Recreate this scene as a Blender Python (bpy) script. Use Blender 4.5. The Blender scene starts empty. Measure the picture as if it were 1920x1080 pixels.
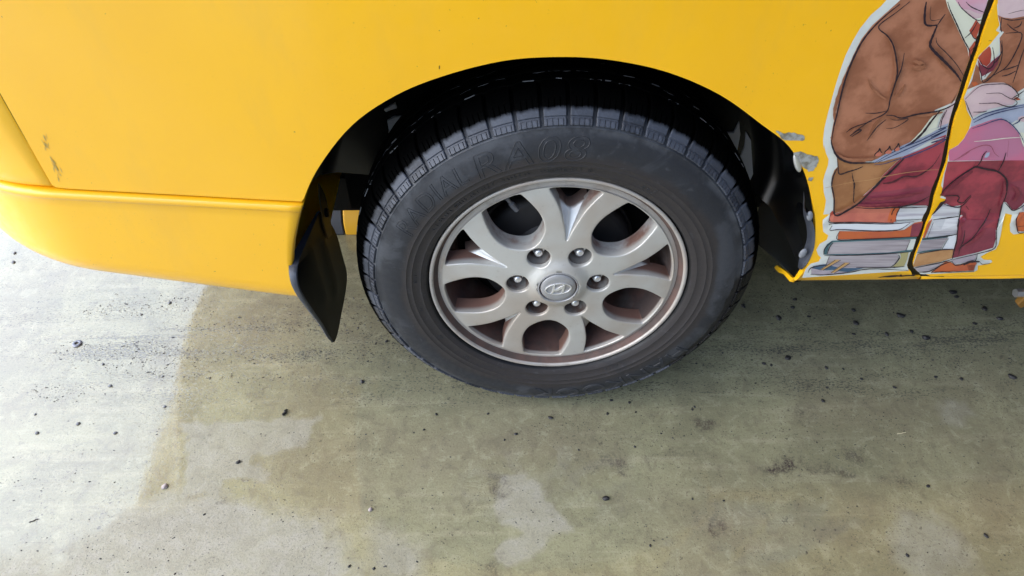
import bpy, bmesh, math, random
import numpy as np
from mathutils import Vector, Matrix, noise as mnoise

random.seed(7)
rng = np.random.default_rng(11)
C = bpy.context.scene.collection
R_ = math.radians

# ------------------------------------------------------------------ camera
DZ = -0.002
CAM = np.array([-0.0919, -0.8510, 1.1681 + DZ])
PITCH, YAW, ROLL, FPX = 0.7676, 0.0153, 0.0012, 1284.05
WZ = 0.3555 + DZ                       # height of the wheel centre
_cp, _sp, _cy, _sy = math.cos(PITCH), math.sin(PITCH), math.cos(YAW), math.sin(YAW)
FW = np.array([_sy * _cp, _cy * _cp, -_sp])
_r = np.array([_cy, -_sy, 0.0]); _u = np.cross(_r, FW)
RT = math.cos(ROLL) * _r + math.sin(ROLL) * _u
UP = -math.sin(ROLL) * _r + math.cos(ROLL) * _u
camd = bpy.data.cameras.new('camera')
cam = bpy.data.objects.new('camera', camd); C.objects.link(cam)
cam.matrix_world = Matrix(((RT[0], UP[0], -FW[0], CAM[0]), (RT[1], UP[1], -FW[1], CAM[1]),
                           (RT[2], UP[2], -FW[2], CAM[2]), (0, 0, 0, 1)))
camd.sensor_width = 36.0; camd.lens = FPX / 1920 * 36.0
camd.clip_start = 0.02; camd.clip_end = 300
bpy.context.scene.camera = cam

# ------------------------------------------------------------------ sky, sun, exposure
SUN_EL = R_(42)
_az = R_(-5)                          # soft light from the open rear (left) end of the carport: from -x towards +y
sdir = Vector((-math.cos(SUN_EL) * math.cos(_az), math.cos(SUN_EL) * math.sin(_az), math.sin(SUN_EL)))
w = bpy.data.worlds.new('World'); bpy.context.scene.world = w; w.use_nodes = True
nt = w.node_tree
bg = nt.nodes['Background']; sky = nt.nodes.new('ShaderNodeTexSky')
sky.sky_type = 'NISHITA'; sky.sun_disc = False
sky.sun_elevation = SUN_EL; sky.sun_rotation = math.atan2(sdir.x, sdir.y)
sky.air_density = 1.0; sky.dust_density = 2.0; sky.ozone_density = 2.2
nt.links.new(sky.outputs[0], bg.inputs[0]); bg.inputs[1].default_value = 0.15
sl = bpy.data.lights.new('sun', 'SUN'); sl.energy = 1.4; sl.angle = R_(100); sl.color = (0.88, 0.94, 1.0)
so = bpy.data.objects.new('sun', sl); C.objects.link(so)
so.rotation_euler = sdir.to_track_quat('Z', 'Y').to_euler()
vs = bpy.context.scene.view_settings
vs.view_transform = 'Standard'; vs.look = 'None'; vs.gamma = 1; vs.exposure = 1.8

# ------------------------------------------------------------------ projection helpers (photo pixel -> point on a surface)
def ray(px, py):
    return FW + (px - 960) / FPX * RT + (540 - py) / FPX * UP
def at_y(px, py, y):
    d = ray(px, py); return CAM + d * ((y - CAM[1]) / d[1])
def at_z(px, py, z=0.0):
    d = ray(px, py); return CAM + d * ((z - CAM[2]) / d[2])

def sm(a, b, t):
    t = min(1, max(0, (t - a) / (b - a))); return t * t * (3 - 2 * t)
def S(x, z):
    """y of the flank of the van at (x, z)"""
    y = -0.010 + 0.05 * max(0.0, z - 0.72) ** 2
    if x > 0.30:
        y += 0.0035 * sm(0.497, 0.503, z) - 0.0035
    if z < 0.372: y += (0.372 - z) * 0.9
    return y
def on_side(px, py):
    y = -0.01
    for _ in range(4):
        p = at_y(px, py, y); y = S(p[0], p[2])
    return p

# ------------------------------------------------------------------ object helpers
def tag(o, label=None, cat=None, group=None, kind=None):
    if label: o['label'] = label
    if cat: o['category'] = cat
    if group: o['group'] = group
    if kind: o['kind'] = kind
    return o
def empty(name, loc=(0, 0, 0), parent=None):
    o = bpy.data.objects.new(name, None); C.objects.link(o); o.location = loc
    o.empty_display_size = 0.05
    if parent: o.parent = parent
    return o
def link(name, me, mat=None, parent=None, smooth=None):
    o = bpy.data.objects.new(name, me); C.objects.link(o)
    if mat is not None:
        for m_ in (mat if isinstance(mat, (list, tuple)) else [mat]): me.materials.append(m_)
    if parent: o.parent = parent
    if smooth is not None:
        shade(me, smooth)
    return o
def shade(me, ang=40):
    me.polygons.foreach_set('use_smooth', [True] * len(me.polygons))
    me.set_sharp_from_angle(angle=R_(ang))
def bm_obj(name, bm, mat=None, parent=None, smooth=40, recalc=True):
    if recalc: bmesh.ops.recalc_face_normals(bm, faces=bm.faces)
    me = bpy.data.meshes.new(name); bm.to_mesh(me); bm.free()
    return link(name, me, mat, parent, smooth)
def pydata(name, V, F, mat=None, parent=None, smooth=40):
    me = bpy.data.meshes.new(name); me.from_pydata([tuple(map(float, v)) for v in V], [], F); me.update()
    return link(name, me, mat, parent, smooth)
def catmull(P, n=6, closed=False):
    P = [np.array(p, float) for p in P]; out = []; N = len(P)
    for i in range(N if closed else N - 1):
        if closed: a, b, c, d = P[i - 1], P[i], P[(i + 1) % N], P[(i + 2) % N]
        else: a, b, c, d = P[max(i - 1, 0)], P[i], P[i + 1], P[min(i + 2, N - 1)]
        for k in range(n):
            t = k / n
            out.append(0.5 * (2 * b + (c - a) * t + (2 * a - 5 * b + 4 * c - d) * t * t + (3 * b - a - 3 * c + d) * t ** 3))
    if not closed: out.append(P[-1])
    return out
def bevel_mod(o, wd=0.0015, seg=2, ang=35):
    m = o.modifiers.new('bevel', 'BEVEL'); m.width = wd; m.segments = seg; m.limit_method = 'ANGLE'
    m.angle_limit = R_(ang); m.harden_normals = False
    return o
def box(bm, x0, x1, y0, y1, z0, z1):
    v = [bm.verts.new(p) for p in ((x0, y0, z0), (x1, y0, z0), (x1, y1, z0), (x0, y1, z0), (x0, y0, z1), (x1, y0, z1), (x1, y1, z1), (x0, y1, z1))]
    for f in ((0, 3, 2, 1), (4, 5, 6, 7), (0, 1, 5, 4), (1, 2, 6, 5), (2, 3, 7, 6), (3, 0, 4, 7)): bm.faces.new([v[i] for i in f])
def lathe_y(bm, prof, n=96, cx=0.0, cz=0.0, close=False, mi=0, yfun=None):
    """revolve (r, y) about the axle"""
    rings = []
    for (r, y) in prof:
        ring = []
        for k in range(n):
            a = 2 * math.pi * k / n
            yy = y if yfun is None else yfun(r, y, a)
            ring.append(bm.verts.new((cx + r * math.cos(a), yy, cz + r * math.sin(a))))
        rings.append(ring)
    idx = range(len(rings)) if close else range(len(rings) - 1)
    for i in idx:
        A, B = rings[i], rings[(i + 1) % len(rings)]
        for k in range(n):
            f = bm.faces.new((A[k], A[(k + 1) % n], B[(k + 1) % n], B[k])); f.material_index = mi
    return rings
def disc_y(bm, r, y, n=48, cx=0.0, cz=0.0, mi=0):
    f = bm.faces.new([bm.verts.new((cx + r * math.cos(2 * math.pi * k / n), y, cz + r * math.sin(2 * math.pi * k / n))) for k in range(n)])
    f.material_index = mi; return f
def gridcut(bm, cell, axes=(0, 2), lo=(-1.2, -1, 0), hi=(2.2, 1, 1.2)):
    for ax in axes:
        n = Vector((0, 0, 0)); n[ax] = 1
        vals = [v.co[ax] for v in bm.verts]
        a, b = min(vals), max(vals)
        k = math.ceil(a / cell + 1e-6)
        while k * cell < b - 1e-6:
            p = Vector((0, 0, 0)); p[ax] = k * cell
            bmesh.ops.bisect_plane(bm, geom=bm.verts[:] + bm.edges[:] + bm.faces[:], plane_co=p, plane_no=n, dist=1e-7)
            k += 1
def side_panel(name, outline, mat, parent, cell=0.03, yf=S, thick=0.006, off=0.0, bev=0.002):
    """a sheet-metal panel with the (x, z) outline, lying on the flank, flanged inwards"""
    bm = bmesh.new()
    f = bm.faces.new([bm.verts.new((x, 0, z)) for x, z in outline])
    gridcut(bm, cell)
    bmesh.ops.triangulate(bm, faces=[f for f in bm.faces if len(f.verts) > 4])
    for v in bm.verts: v.co.y = yf(v.co.x, v.co.z) + off
    bmesh.ops.recalc_face_normals(bm, faces=bm.faces)
    if sum(f.normal.y for f in bm.faces) > 0: bmesh.ops.reverse_faces(bm, faces=bm.faces)
    bd = [e for e in bm.edges if e.is_boundary]
    r = bmesh.ops.extrude_edge_only(bm, edges=bd)
    nv = [g for g in r['geom'] if isinstance(g, bmesh.types.BMVert)]
    for v in nv: v.co.y += thick
    bmesh.ops.recalc_face_normals(bm, faces=bm.faces)
    o = bm_obj(name, bm, mat, parent, 40, recalc=False)
    if bev: bevel_mod(o, bev, 2, 45)
    return o

# ------------------------------------------------------------------ materials
def mat(name, col=(0.5, 0.5, 0.5), rough=0.5, metal=0.0, spec=0.5, coat=0.0, coat_r=0.05):
    m = bpy.data.materials.new(name); m.use_nodes = True
    b = m.node_tree.nodes['Principled BSDF']
    b.inputs['Base Color'].default_value = (*col, 1); b.inputs['Roughness'].default_value = rough
    b.inputs['Metallic'].default_value = metal; b.inputs['Specular IOR Level'].default_value = spec
    b.inputs['Coat Weight'].default_value = coat; b.inputs['Coat Roughness'].default_value = coat_r
    return m
class N:
    """small node-building helper"""
    def __init__(s, m):
        s.t = m.node_tree; s.b = s.t.nodes['Principled BSDF']; s.co = s.t.nodes.new('ShaderNodeTexCoord')
    def n(s, k, **kw):
        x = s.t.nodes.new(k)
        for a, b in kw.items(): setattr(x, a, b)
        return x
    def l(s, a, b): s.t.links.new(a, b)
    def mapped(s, scale=(1, 1, 1), src='Object', loc=(0, 0, 0)):
        m = s.n('ShaderNodeMapping'); m.inputs['Scale'].default_value = scale; m.inputs['Location'].default_value = loc
        s.l(s.co.outputs[src], m.inputs[0]); return m.outputs[0]
    def noise(s, scale, detail=4, rough=0.55, vec=None, dist=0.0):
        x = s.n('ShaderNodeTexNoise'); x.inputs['Scale'].default_value = scale; x.inputs['Detail'].default_value = detail
        x.inputs['Roughness'].default_value = rough; x.inputs['Distortion'].default_value = dist
        s.l(vec if vec is not None else s.co.outputs['Object'], x.inputs['Vector']); return x.outputs['Fac']
    def ramp(s, fac, a, b, lo=0.0, hi=1.0):
        x = s.n('ShaderNodeMapRange'); x.interpolation_type = 'SMOOTHSTEP'
        for i, v in zip((1, 2, 3, 4), (a, b, lo, hi)): x.inputs[i].default_value = v
        s.l(fac, x.inputs[0]); return x.outputs[0]
    def math(s, op, a, b=None):
        x = s.n('ShaderNodeMath', operation=op)
        for i, v in enumerate((a, b)):
            if v is None: continue
            if isinstance(v, (int, float)): x.inputs[i].default_value = v
            else: s.l(v, x.inputs[i])
        return x.outputs[0]
    def mix(s, fac, a, b):
        x = s.n('ShaderNodeMix', data_type='RGBA')
        for sock, v in ((x.inputs[0], fac), (x.inputs[6], a), (x.inputs[7], b)):
            if isinstance(v, (int, float)): sock.default_value = v
            elif isinstance(v, tuple): sock.default_value = (*v, 1)
            else: s.l(v, sock)
        return x.outputs[2]
    def attr(s, name):
        x = s.n('ShaderNodeAttribute', attribute_name=name); return x.outputs['Fac']
    def bump(s, h, dist=0.001, strength=1.0, target='Normal', prev=None):
        x = s.n('ShaderNodeBump'); x.inputs['Distance'].default_value = dist; x.inputs['Strength'].default_value = strength
        s.l(h, x.inputs['Height'])
        if prev is not None: s.l(prev, x.inputs['Normal'])
        if target: s.l(x.outputs[0], s.b.inputs[target])
        return x.outputs[0]
    def color(s, c): s.l(c, s.b.inputs['Base Color'])
    def rough(s, c): s.l(c, s.b.inputs['Roughness'])

YEL = (0.93, 0.485, 0.006)
def yellow(name, scratch=False):
    m = mat(name, YEL, 0.38, 0, 0.5, 0.6, 0.08)
    n = N(m)
    a = n.noise(3.0, 3); b = n.noise(60, 5, 0.6)
    c = n.mix(n.ramp(a, 0.35, 0.7), YEL, (0.89, 0.455, 0.006))
    sp = n.ramp(n.noise(190, 2, 0.5), 0.735, 0.76)
    sp = n.math('MULTIPLY', sp, n.ramp(n.noise(9, 2), 0.5, 0.62))
    c = n.mix(sp, c, (0.28, 0.17, 0.03))
    gx_ = n.mapped((9, 9, 3)); gm = n.math('MULTIPLY', n.ramp(n.noise(1.0, 7, 0.7, vec=gx_), 0.50, 0.72), 0.10)
    c = n.mix(gm, c, (0.55, 0.36, 0.09))
    fs = n.math('MULTIPLY', n.ramp(n.noise(420, 2, 0.5), 0.70, 0.74), n.ramp(n.noise(5, 3), 0.45, 0.65)); c = n.mix(n.math('MULTIPLY', fs, 0.5), c, (0.35, 0.22, 0.05))
    n.color(c); n.rough(n.ramp(b, 0.3, 0.7, 0.32, 0.46))
    n.bump(n.noise(7, 2), 0.004, 0.12)
    return m
M = {}
M['yellow'] = yellow('yellow_paint')
M['black_plastic'] = mat('black_plastic', (0.007, 0.007, 0.008), 0.22, 0, 0.5)
M['dark'] = mat('dark_underseal', (0.006, 0.006, 0.006), 0.85, 0, 0.1)
M['seal'] = mat('rubber_seal', (0.018, 0.014, 0.006), 0.6, 0, 0.3)
M['flap'] = mat('mud_flap_rubber', (0.045, 0.050, 0.065), 0.42, 0, 0.5)
n = N(M['flap']); n.rough(n.ramp(n.noise(40, 4), 0.3, 0.7, 0.32, 0.6))
M['flapface'] = mat('flap_front_black', (0.007, 0.006, 0.006), 0.45, 0, 0.12)
n = N(M['flapface']); n.color(n.mix(n.ramp(n.noise(25, 4), 0.5, 0.75), (0.006, 0.0055, 0.005), (0.013, 0.012, 0.010)))
M['primer'] = mat('grey_primer', (0.28, 0.28, 0.25), 0.6)
n = N(M['primer']); n.color(n.mix(n.ramp(n.noise(90, 4), 0.4, 0.65), (0.34, 0.34, 0.31), (0.16, 0.145, 0.11)))
M['bare'] = mat('glint_metal', (0.85, 0.86, 0.88), 0.30, 0.85)  # for the bead standing for the highlight on the arch lip
M['steel'] = mat('zinc_steel', (0.55, 0.55, 0.55), 0.38, 0.9)
M['iron'] = mat('brake_iron', (0.020, 0.018, 0.018), 0.6, 0.2)
M['greyclip'] = mat('grey_clip', (0.20, 0.21, 0.23), 0.45)
M['patchgrey'] = mat('light_patch_grey', (0.50, 0.52, 0.55), 0.4)
M['glass'] = mat('window_glass', (0.01, 0.012, 0.014), 0.04, 0, 0.5)
M['rust'] = mat('rusty_edge', (0.03, 0.014, 0.008), 0.8)
M['scuff'] = mat('grey_scuff', (0.58, 0.38, 0.09), 0.55)
# silver wheel paint with brake dust
M['silver'] = mat('silver_wheel_paint', (0.6, 0.6, 0.58), 0.40, 0.4)
n = N(M['silver'])
sx = n.n('ShaderNodeSeparateXYZ'); n.l(n.co.outputs['Object'], sx.inputs[0])
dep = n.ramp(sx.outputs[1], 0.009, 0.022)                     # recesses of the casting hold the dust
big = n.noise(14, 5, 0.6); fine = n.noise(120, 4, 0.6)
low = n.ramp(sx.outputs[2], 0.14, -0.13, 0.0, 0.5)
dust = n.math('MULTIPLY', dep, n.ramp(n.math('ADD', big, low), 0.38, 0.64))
film = n.math('MULTIPLY', n.ramp(n.noise(7, 3, 0.55), 0.38, 0.66), 0.70)
c = n.mix(film, (0.535, 0.525, 0.49), (0.415, 0.345, 0.28))
c = n.mix(n.math('MULTIPLY', n.ramp(fine, 0.62, 0.75), 0.35), c, (0.30, 0.26, 0.22))
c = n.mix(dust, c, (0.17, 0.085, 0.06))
n.color(c); n.l(n.math('MULTIPLY', n.math('SUBTRACT', 1.0, dust), 0.38), n.b.inputs['Metallic'])
n.rough(n.math('ADD', n.math('MULTIPLY', dust, 0.35), n.ramp(fine, 0.3, 0.7, 0.36, 0.50)))
M['rimlip'] = mat('rim_edge_paint', (0.56, 0.54, 0.52), 0.36, 0.5)
n = N(M['rimlip'])
sx = n.n('ShaderNodeSeparateXYZ'); n.l(n.co.outputs['Object'], sx.inputs[0])
dep = n.ramp(sx.outputs[1], 0.0005, 0.0022)
rad = n.n('ShaderNodeVectorMath', operation='LENGTH'); mm = n.mapped((1, 0, 1)); n.l(mm, rad.inputs[0])
wall = n.math('MULTIPLY', dep, n.ramp(rad.outputs[1], 0.2058, 0.2066))
barrel = n.ramp(sx.outputs[1], 0.0125, 0.018)
dirt = n.math('MAXIMUM', n.math('MULTIPLY', wall, 0.96), n.math('MULTIPLY', barrel, n.ramp(n.noise(12, 4), 0.2, 0.5, 0.75, 1.0)))
scr = n.math('MULTIPLY', n.ramp(n.noise(45, 5, 0.65), 0.54, 0.66), 0.4)
c = n.mix(scr, (0.43, 0.40, 0.365), (0.24, 0.20, 0.165))
c = n.mix(n.math('MULTIPLY', n.ramp(n.noise(10, 4, 0.6), 0.45, 0.7), 0.5), c, (0.46, 0.36, 0.29))
c = n.mix(dirt, c, n.mix(n.ramp(n.noise(18, 5, 0.65), 0.4, 0.62), (0.100, 0.052, 0.040), (0.060, 0.040, 0.034)))
n.color(c); n.l(n.math('MULTIPLY', n.math('SUBTRACT', 1.0, dirt), 0.3), n.b.inputs['Metallic'])
n.rough(n.math('ADD', n.math('MULTIPLY', dirt, 0.3), n.ramp(n.noise(60, 4), 0.3, 0.7, 0.42, 0.6)))
M['scoop'] = mat('clean_silver', (0.58, 0.58, 0.56), 0.42, 0.3)
n = N(M['scoop'])
sx = n.n('ShaderNodeSeparateXYZ'); n.l(n.co.outputs['Object'], sx.inputs[0])
dd_ = n.math('MULTIPLY', n.ramp(sx.outputs[1], 0.028, 0.036), 0.9)
c = n.mix(n.math('MULTIPLY', n.ramp(n.noise(25, 4), 0.48, 0.7), 0.4), (0.60, 0.60, 0.58), (0.42, 0.34, 0.28)); n.color(n.mix(dd_, c, (0.15, 0.08, 0.055)))
M['cupdust'] = mat('dusty_recess', (0.22, 0.17, 0.14), 0.5, 0.3)
n = N(M['cupdust']); n.color(n.mix(n.ramp(n.noise(30, 3), 0.4, 0.6), (0.20, 0.185, 0.17), (0.085, 0.052, 0.040)))
M['groove'] = mat('brown_groove', (0.10, 0.045, 0.03), 0.7)
M['cap'] = mat('cap_silver', (0.44, 0.44, 0.44), 0.46, 0.3)
n = N(M['cap']); n.color(n.mix(n.ramp(n.noise(50, 4), 0.45, 0.7), (0.34, 0.335, 0.335), (0.30, 0.275, 0.255)))
M['chrome'] = mat('dull_chrome', (0.78, 0.77, 0.76), 0.32, 0.7)
# tyre rubber: dusty brown inside, bluish grey outside, one dark patch
def rubber(name, block=False):
    m = mat(name, (0.03, 0.03, 0.033), 0.62, 0, 0.4)
    n = N(m)
    rad = n.n('ShaderNodeVectorMath', operation='LENGTH'); n.l(n.mapped((1, 0, 1)), rad.inputs[0])
    sx = n.n('ShaderNodeSeparateXYZ'); n.l(n.co.outputs['Object'], sx.inputs[0])
    nb = n.noise(11, 5, 0.6); nf = n.noise(80, 5, 0.65)
    rr = n.math('ADD', rad.outputs[1], n.math('MULTIPLY', n.math('SUBTRACT', nb, 0.5), 0.030))
    t = n.ramp(rr, 0.262, 0.276)
    c = n.mix(t, (0.030, 0.026, 0.026), (0.022, 0.0235, 0.028))
    nb2 = n.noise(6, 7, 0.68, dist=0.8)
    c = n.mix(n.math('MULTIPLY', n.math('MULTIPLY', n.ramp(nb2, 0.50, 0.60), t), 0.75), c, (0.052, 0.055, 0.063))
    c = n.mix(n.math('MULTIPLY', n.ramp(nb2, 0.44, 0.38), 0.45), c, (0.017, 0.018, 0.022))
    c = n.mix(n.math('MULTIPLY', n.ramp(nf, 0.58, 0.75), 0.35), c, (0.10, 0.10, 0.105))
    rb_ = n.math('MULTIPLY', n.math('MULTIPLY', n.ramp(rad.outputs[1], 0.2965, 0.3055), n.ramp(rad.outputs[1], 0.316, 0.309)), n.ramp(n.noise(18, 5, 0.65), 0.42, 0.60))
    c = n.mix(n.math('MULTIPLY', rb_, 0.55), c, (0.080, 0.085, 0.095))
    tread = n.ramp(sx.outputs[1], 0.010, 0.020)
    c = n.mix(tread, c, (0.0012, 0.0012, 0.0012))  # deep shade of the arch painted into the tread colour
    c = n.mix(n.ramp(rad.outputs[1], 0.2262, 0.2238), c, (0.004, 0.004, 0.005))
    # dark patch towards the right
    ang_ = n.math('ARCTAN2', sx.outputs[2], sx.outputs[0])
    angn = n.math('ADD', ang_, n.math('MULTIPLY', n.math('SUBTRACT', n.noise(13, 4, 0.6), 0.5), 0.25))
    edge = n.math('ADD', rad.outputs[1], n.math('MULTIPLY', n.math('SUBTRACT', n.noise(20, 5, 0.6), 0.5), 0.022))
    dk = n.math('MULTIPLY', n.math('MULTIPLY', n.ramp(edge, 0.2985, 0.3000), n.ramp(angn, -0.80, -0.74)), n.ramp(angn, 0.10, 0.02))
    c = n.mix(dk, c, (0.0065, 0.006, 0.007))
    n.color(c); n.rough(n.ramp(nf, 0.3, 0.75, 0.48, 0.72))
    n.l(n.math('SUBTRACT', 0.4, n.math('MULTIPLY', tread, 0.38)), n.b.inputs['Specular IOR Level'])
    n.bump(n.noise(240, 3, 0.6), 0.0004, 0.5)
    return m
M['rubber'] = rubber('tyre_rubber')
M['letter'] = mat('raised_letter_rubber', (0.026, 0.0275, 0.032), 0.5, 0, 0.45)
M['letterdark'] = mat('shiny_letter_rubber', (0.022, 0.025, 0.034), 0.42, 0, 0.5)

# ------------------------------------------------------------------ floor
def vnoise(x, y, seed=0):
    xi = np.floor(x).astype(np.int64); yi = np.floor(y).astype(np.int64); fx = x - xi; fy = y - yi
    fx = fx * fx * (3 - 2 * fx); fy = fy * fy * (3 - 2 * fy)
    def h(a, b):
        v = (a * 374761393 + b * 668265263 + seed * 2147483647) & 0xffffffff
        v = ((v ^ (v >> 13)) * 1274126177) & 0xffffffff
        return ((v ^ (v >> 16)) & 0xffff) / 65535.0
    return (h(xi, yi) * (1 - fx) + h(xi + 1, yi) * fx) * (1 - fy) + (h(xi, yi + 1) * (1 - fx) + h(xi + 1, yi + 1) * fx) * fy
def fbm(x, y, sc, seed=0, oc=5, g=0.55):
    s = 0; a = 1; tot = 0
    for i in range(oc):
        s = s + a * vnoise(x * sc + 17.3 * i, y * sc + 9.1 * i, seed + i); tot += a; a *= g; sc *= 2.03
    return s / tot
def sdf_poly(X, Y, P):
    P = np.array(P); d = np.full(X.shape, 1e9); ins = np.zeros(X.shape, bool)
    for i in range(len(P)):
        a = P[i]; b = P[(i + 1) % len(P)]; e = b - a
        t = np.clip(((X - a[0]) * e[0] + (Y - a[1]) * e[1]) / (e @ e + 1e-12), 0, 1)
        d = np.minimum(d, np.hypot(X - a[0] - t * e[0], Y - a[1] - t * e[1]))
        c = ((a[1] > Y) != (b[1] > Y)) & (X < (b[0] - a[0]) * (Y - a[1]) / (b[1] - a[1] + 1e-12) + a[0])
        ins ^= c
    return np.where(ins, -d, d)
def axis(lo, hi, st, far):
    a = list(np.arange(lo, hi + st / 2, st)); s = st * 3; L = [lo]; H = [a[-1]]
    while H[-1] < far: H.append(H[-1] + s); s *= 1.35
    s = st * 3
    while L[-1] > -far: L.append(L[-1] - s); s *= 1.35
    return np.array(L[:0:-1] + a + H[1:])
xs = axis(-1.12, 1.20, 0.003, 45); ys = axis(-0.40, 0.68, 0.003, 45)
GX, GY = np.meshgrid(xs, ys); nx, ny = len(xs), len(ys)
me = bpy.data.meshes.new('floor')
me.vertices.add(nx * ny); me.vertices.foreach_set('co', np.stack([GX, GY, 0 * GX], -1).astype(np.float32).ravel())
ii = (np.arange(ny - 1)[:, None] * nx + np.arange(nx - 1)[None]).ravel()
quads = np.stack([ii, ii + 1, ii + nx + 1, ii + nx], 1).astype(np.int32)
me.loops.add(quads.size); me.loops.foreach_set('vertex_index', quads.ravel())
me.polygons.add(len(quads)); me.polygons.foreach_set('loop_start', np.arange(0, quads.size, 4, dtype=np.int32))
me.update(calc_edges=True)
def fpoly(pts): return [at_z(*p)[:2] for p in pts]
wob = (fbm(GX, GY, 22, 3) - 0.5) * 0.075 + (fbm(GX, GY, 90, 5, 3) - 0.5) * 0.022
def region(pts, soft, wb=1.0):
    d = sdf_poly(GX, GY, fpoly(pts)) + wob * wb
    return np.clip(0.5 - d / soft, 0, 1)
wear = np.zeros_like(GX)
for pts, soft, amp, wb in [
    ([(343, 795), (470, 786), (600, 783), (575, 830), (480, 858), (500, 905), (420, 900), (405, 925), (330, 940), (345, 900), (352, 850)], 0.010, 0.62, 0.45),
    ([(-60, 1110), (-60, 1060), (110, 1045), (200, 1000), (250, 966), (330, 930), (410, 930), (560, 960), (650, 1010), (700, 1100)], 0.05, 0.85, 0.9),
    ([(945, 893), (985, 888), (1012, 900), (1025, 935), (1078, 985), (1082, 1000), (1030, 1010), (1000, 1040), (950, 1062), (918, 1040), (950, 1010), (985, 1000), (940, 985), (928, 950)], 0.010, 0.75, 0.35),
    ([(690, 990), (740, 990), (800, 1040), (790, 1090), (690, 1090)], 0.05, 0.6, 0.6),
    ([(1690, 965), (1770, 975), (1800, 1010), (1830, 1060), (1720, 1090), (1670, 1050)], 0.03, 0.45, 0.6),
    ([(1765, 755), (1810, 752), (1830, 780), (1790, 800), (1768, 790)], 0.02, 0.35, 0.6)]:
    wear = np.maximum(wear, amp * region(pts, soft, wb))
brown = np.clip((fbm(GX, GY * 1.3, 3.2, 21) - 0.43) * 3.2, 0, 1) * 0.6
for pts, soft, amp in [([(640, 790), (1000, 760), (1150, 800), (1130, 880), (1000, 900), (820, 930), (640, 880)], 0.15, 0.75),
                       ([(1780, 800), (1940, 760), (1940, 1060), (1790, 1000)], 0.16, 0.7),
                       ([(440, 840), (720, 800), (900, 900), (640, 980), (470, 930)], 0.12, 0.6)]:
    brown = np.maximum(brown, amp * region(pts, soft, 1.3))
dark = np.zeros_like(GX)
for pts, soft, amp in [([(1432, 884), (1470, 862), (1500, 866), (1480, 890)], 0.014, 0.8),
                       ([(1500, 868), (1560, 880), (1600, 892), (1590, 900), (1530, 885)], 0.012, 0.5),
                       ([(1590, 850), (1615, 845), (1630, 875), (1610, 880)], 0.02, 0.5),
                       ([(1630, 888), (1680, 892), (1720, 915), (1690, 915)], 0.016, 0.45),
                       ([(1085, 850), (1130, 845), (1170, 875), (1120, 880), (1080, 865)], 0.02, 0.5),
                       ([(1130, 868), (1160, 880), (1175, 893), (1150, 888)], 0.008, 0.5),
                       ([(1335, 975), (1365, 990), (1360, 1005), (1340, 1000)], 0.012, 0.7),
                       ([(1240, 835), (1290, 840), (1300, 860), (1250, 855)], 0.02, 0.4),
                       ([(925, 895), (950, 888), (948, 922), (930, 925)], 0.012, 0.5),
                       ([(890, 1070), (930, 1040), (940, 1090)], 0.02, 0.5),
                       ([(1500, 770), (1530, 762), (1510, 800), (1490, 795)], 0.014, 0.35),
                       ([(1250, 810), (1270, 800), (1262, 816)], 0.012, 0.4),
                       ([(1310, 790), (1335, 793), (1330, 803), (1312, 800)], 0.010, 0.6)]:
    dark = np.maximum(dark, amp * region(pts, soft, 0.6) * np.clip(fbm(GX, GY, 70, 31, 3) * 2.6 - 0.55, 0, 1))
# grit streaks left by tyres, along the van
band = np.exp(-((GY - 0.20) / 0.11) ** 2) * 0.85 + np.exp(-((GY - 0.04) / 0.05) ** 2) * 0.45 + np.exp(-((GY - 0.42) / 0.06) ** 2) * 0.5
stre = np.clip((fbm(GX * 0.13, GY, 40, 41, 5, 0.65) - 0.43) * 3.6, 0, 1) * np.clip(0.35 + 1.3 * fbm(GX, GY, 7, 45, 3) - 0.25, 0, 1) * band
grit = np.clip(stre * 1.25 + 0.25 * band, 0, 1)
for nm, A in (('wear', wear), ('brown', brown), ('dark', dark), ('grit', grit)):
    at = me.attributes.new(nm, 'FLOAT', 'POINT'); at.data.foreach_set('value', A.astype(np.float32).ravel())
fm = mat('coated_concrete', (0.3, 0.3, 0.22), 0.6, 0, 0.25, 1.0, 0.035)
n = N(fm)
wr, br, dk, gs = n.attr('wear'), n.attr('brown'), n.attr('dark'), n.attr('grit')
gv = n.mapped((150, 290, 1)); gn = n.noise(1.0, 3, 0.6, vec=gv)
gr = n.math('MULTIPLY', n.ramp(n.math('ADD', gn, n.math('MULTIPLY', gs, 0.17)), 0.645, 0.685), n.ramp(gs, 0.02, 0.2))
gv2 = n.mapped((60, 330, 1), loc=(2, 5, 0)); gn2 = n.ramp(n.math('ADD', n.noise(1.0, 5, 0.65, vec=gv2), n.math('MULTIPLY', gs, 0.12)), 0.56, 0.70)
m1 = n.noise(5, 8, 0.66, dist=0.4); m2 = n.noise(30, 8, 0.70, dist=0.6); m3 = n.noise(230, 5, 0.68)
strv = n.mapped((2.6, 30, 1)); m4 = n.noise(1.0, 8, 0.68, vec=strv)
fl_ = n.noise(620, 3, 0.6)
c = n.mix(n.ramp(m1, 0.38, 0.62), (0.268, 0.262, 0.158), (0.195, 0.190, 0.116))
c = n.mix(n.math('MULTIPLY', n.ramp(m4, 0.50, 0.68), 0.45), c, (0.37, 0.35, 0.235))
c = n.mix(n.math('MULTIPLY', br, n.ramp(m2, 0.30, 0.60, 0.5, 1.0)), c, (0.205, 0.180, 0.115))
c = n.mix(n.math('MULTIPLY', n.ramp(m2, 0.52, 0.62), 0.42), c, (0.145, 0.130, 0.088))
c = n.mix(n.math('MULTIPLY', n.ramp(m2, 0.46, 0.38), 0.35), c, (0.345, 0.335, 0.225))
c = n.mix(n.math('MULTIPLY', n.ramp(m3, 0.50, 0.66), 0.32), c, (0.13, 0.115, 0.082))
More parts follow.
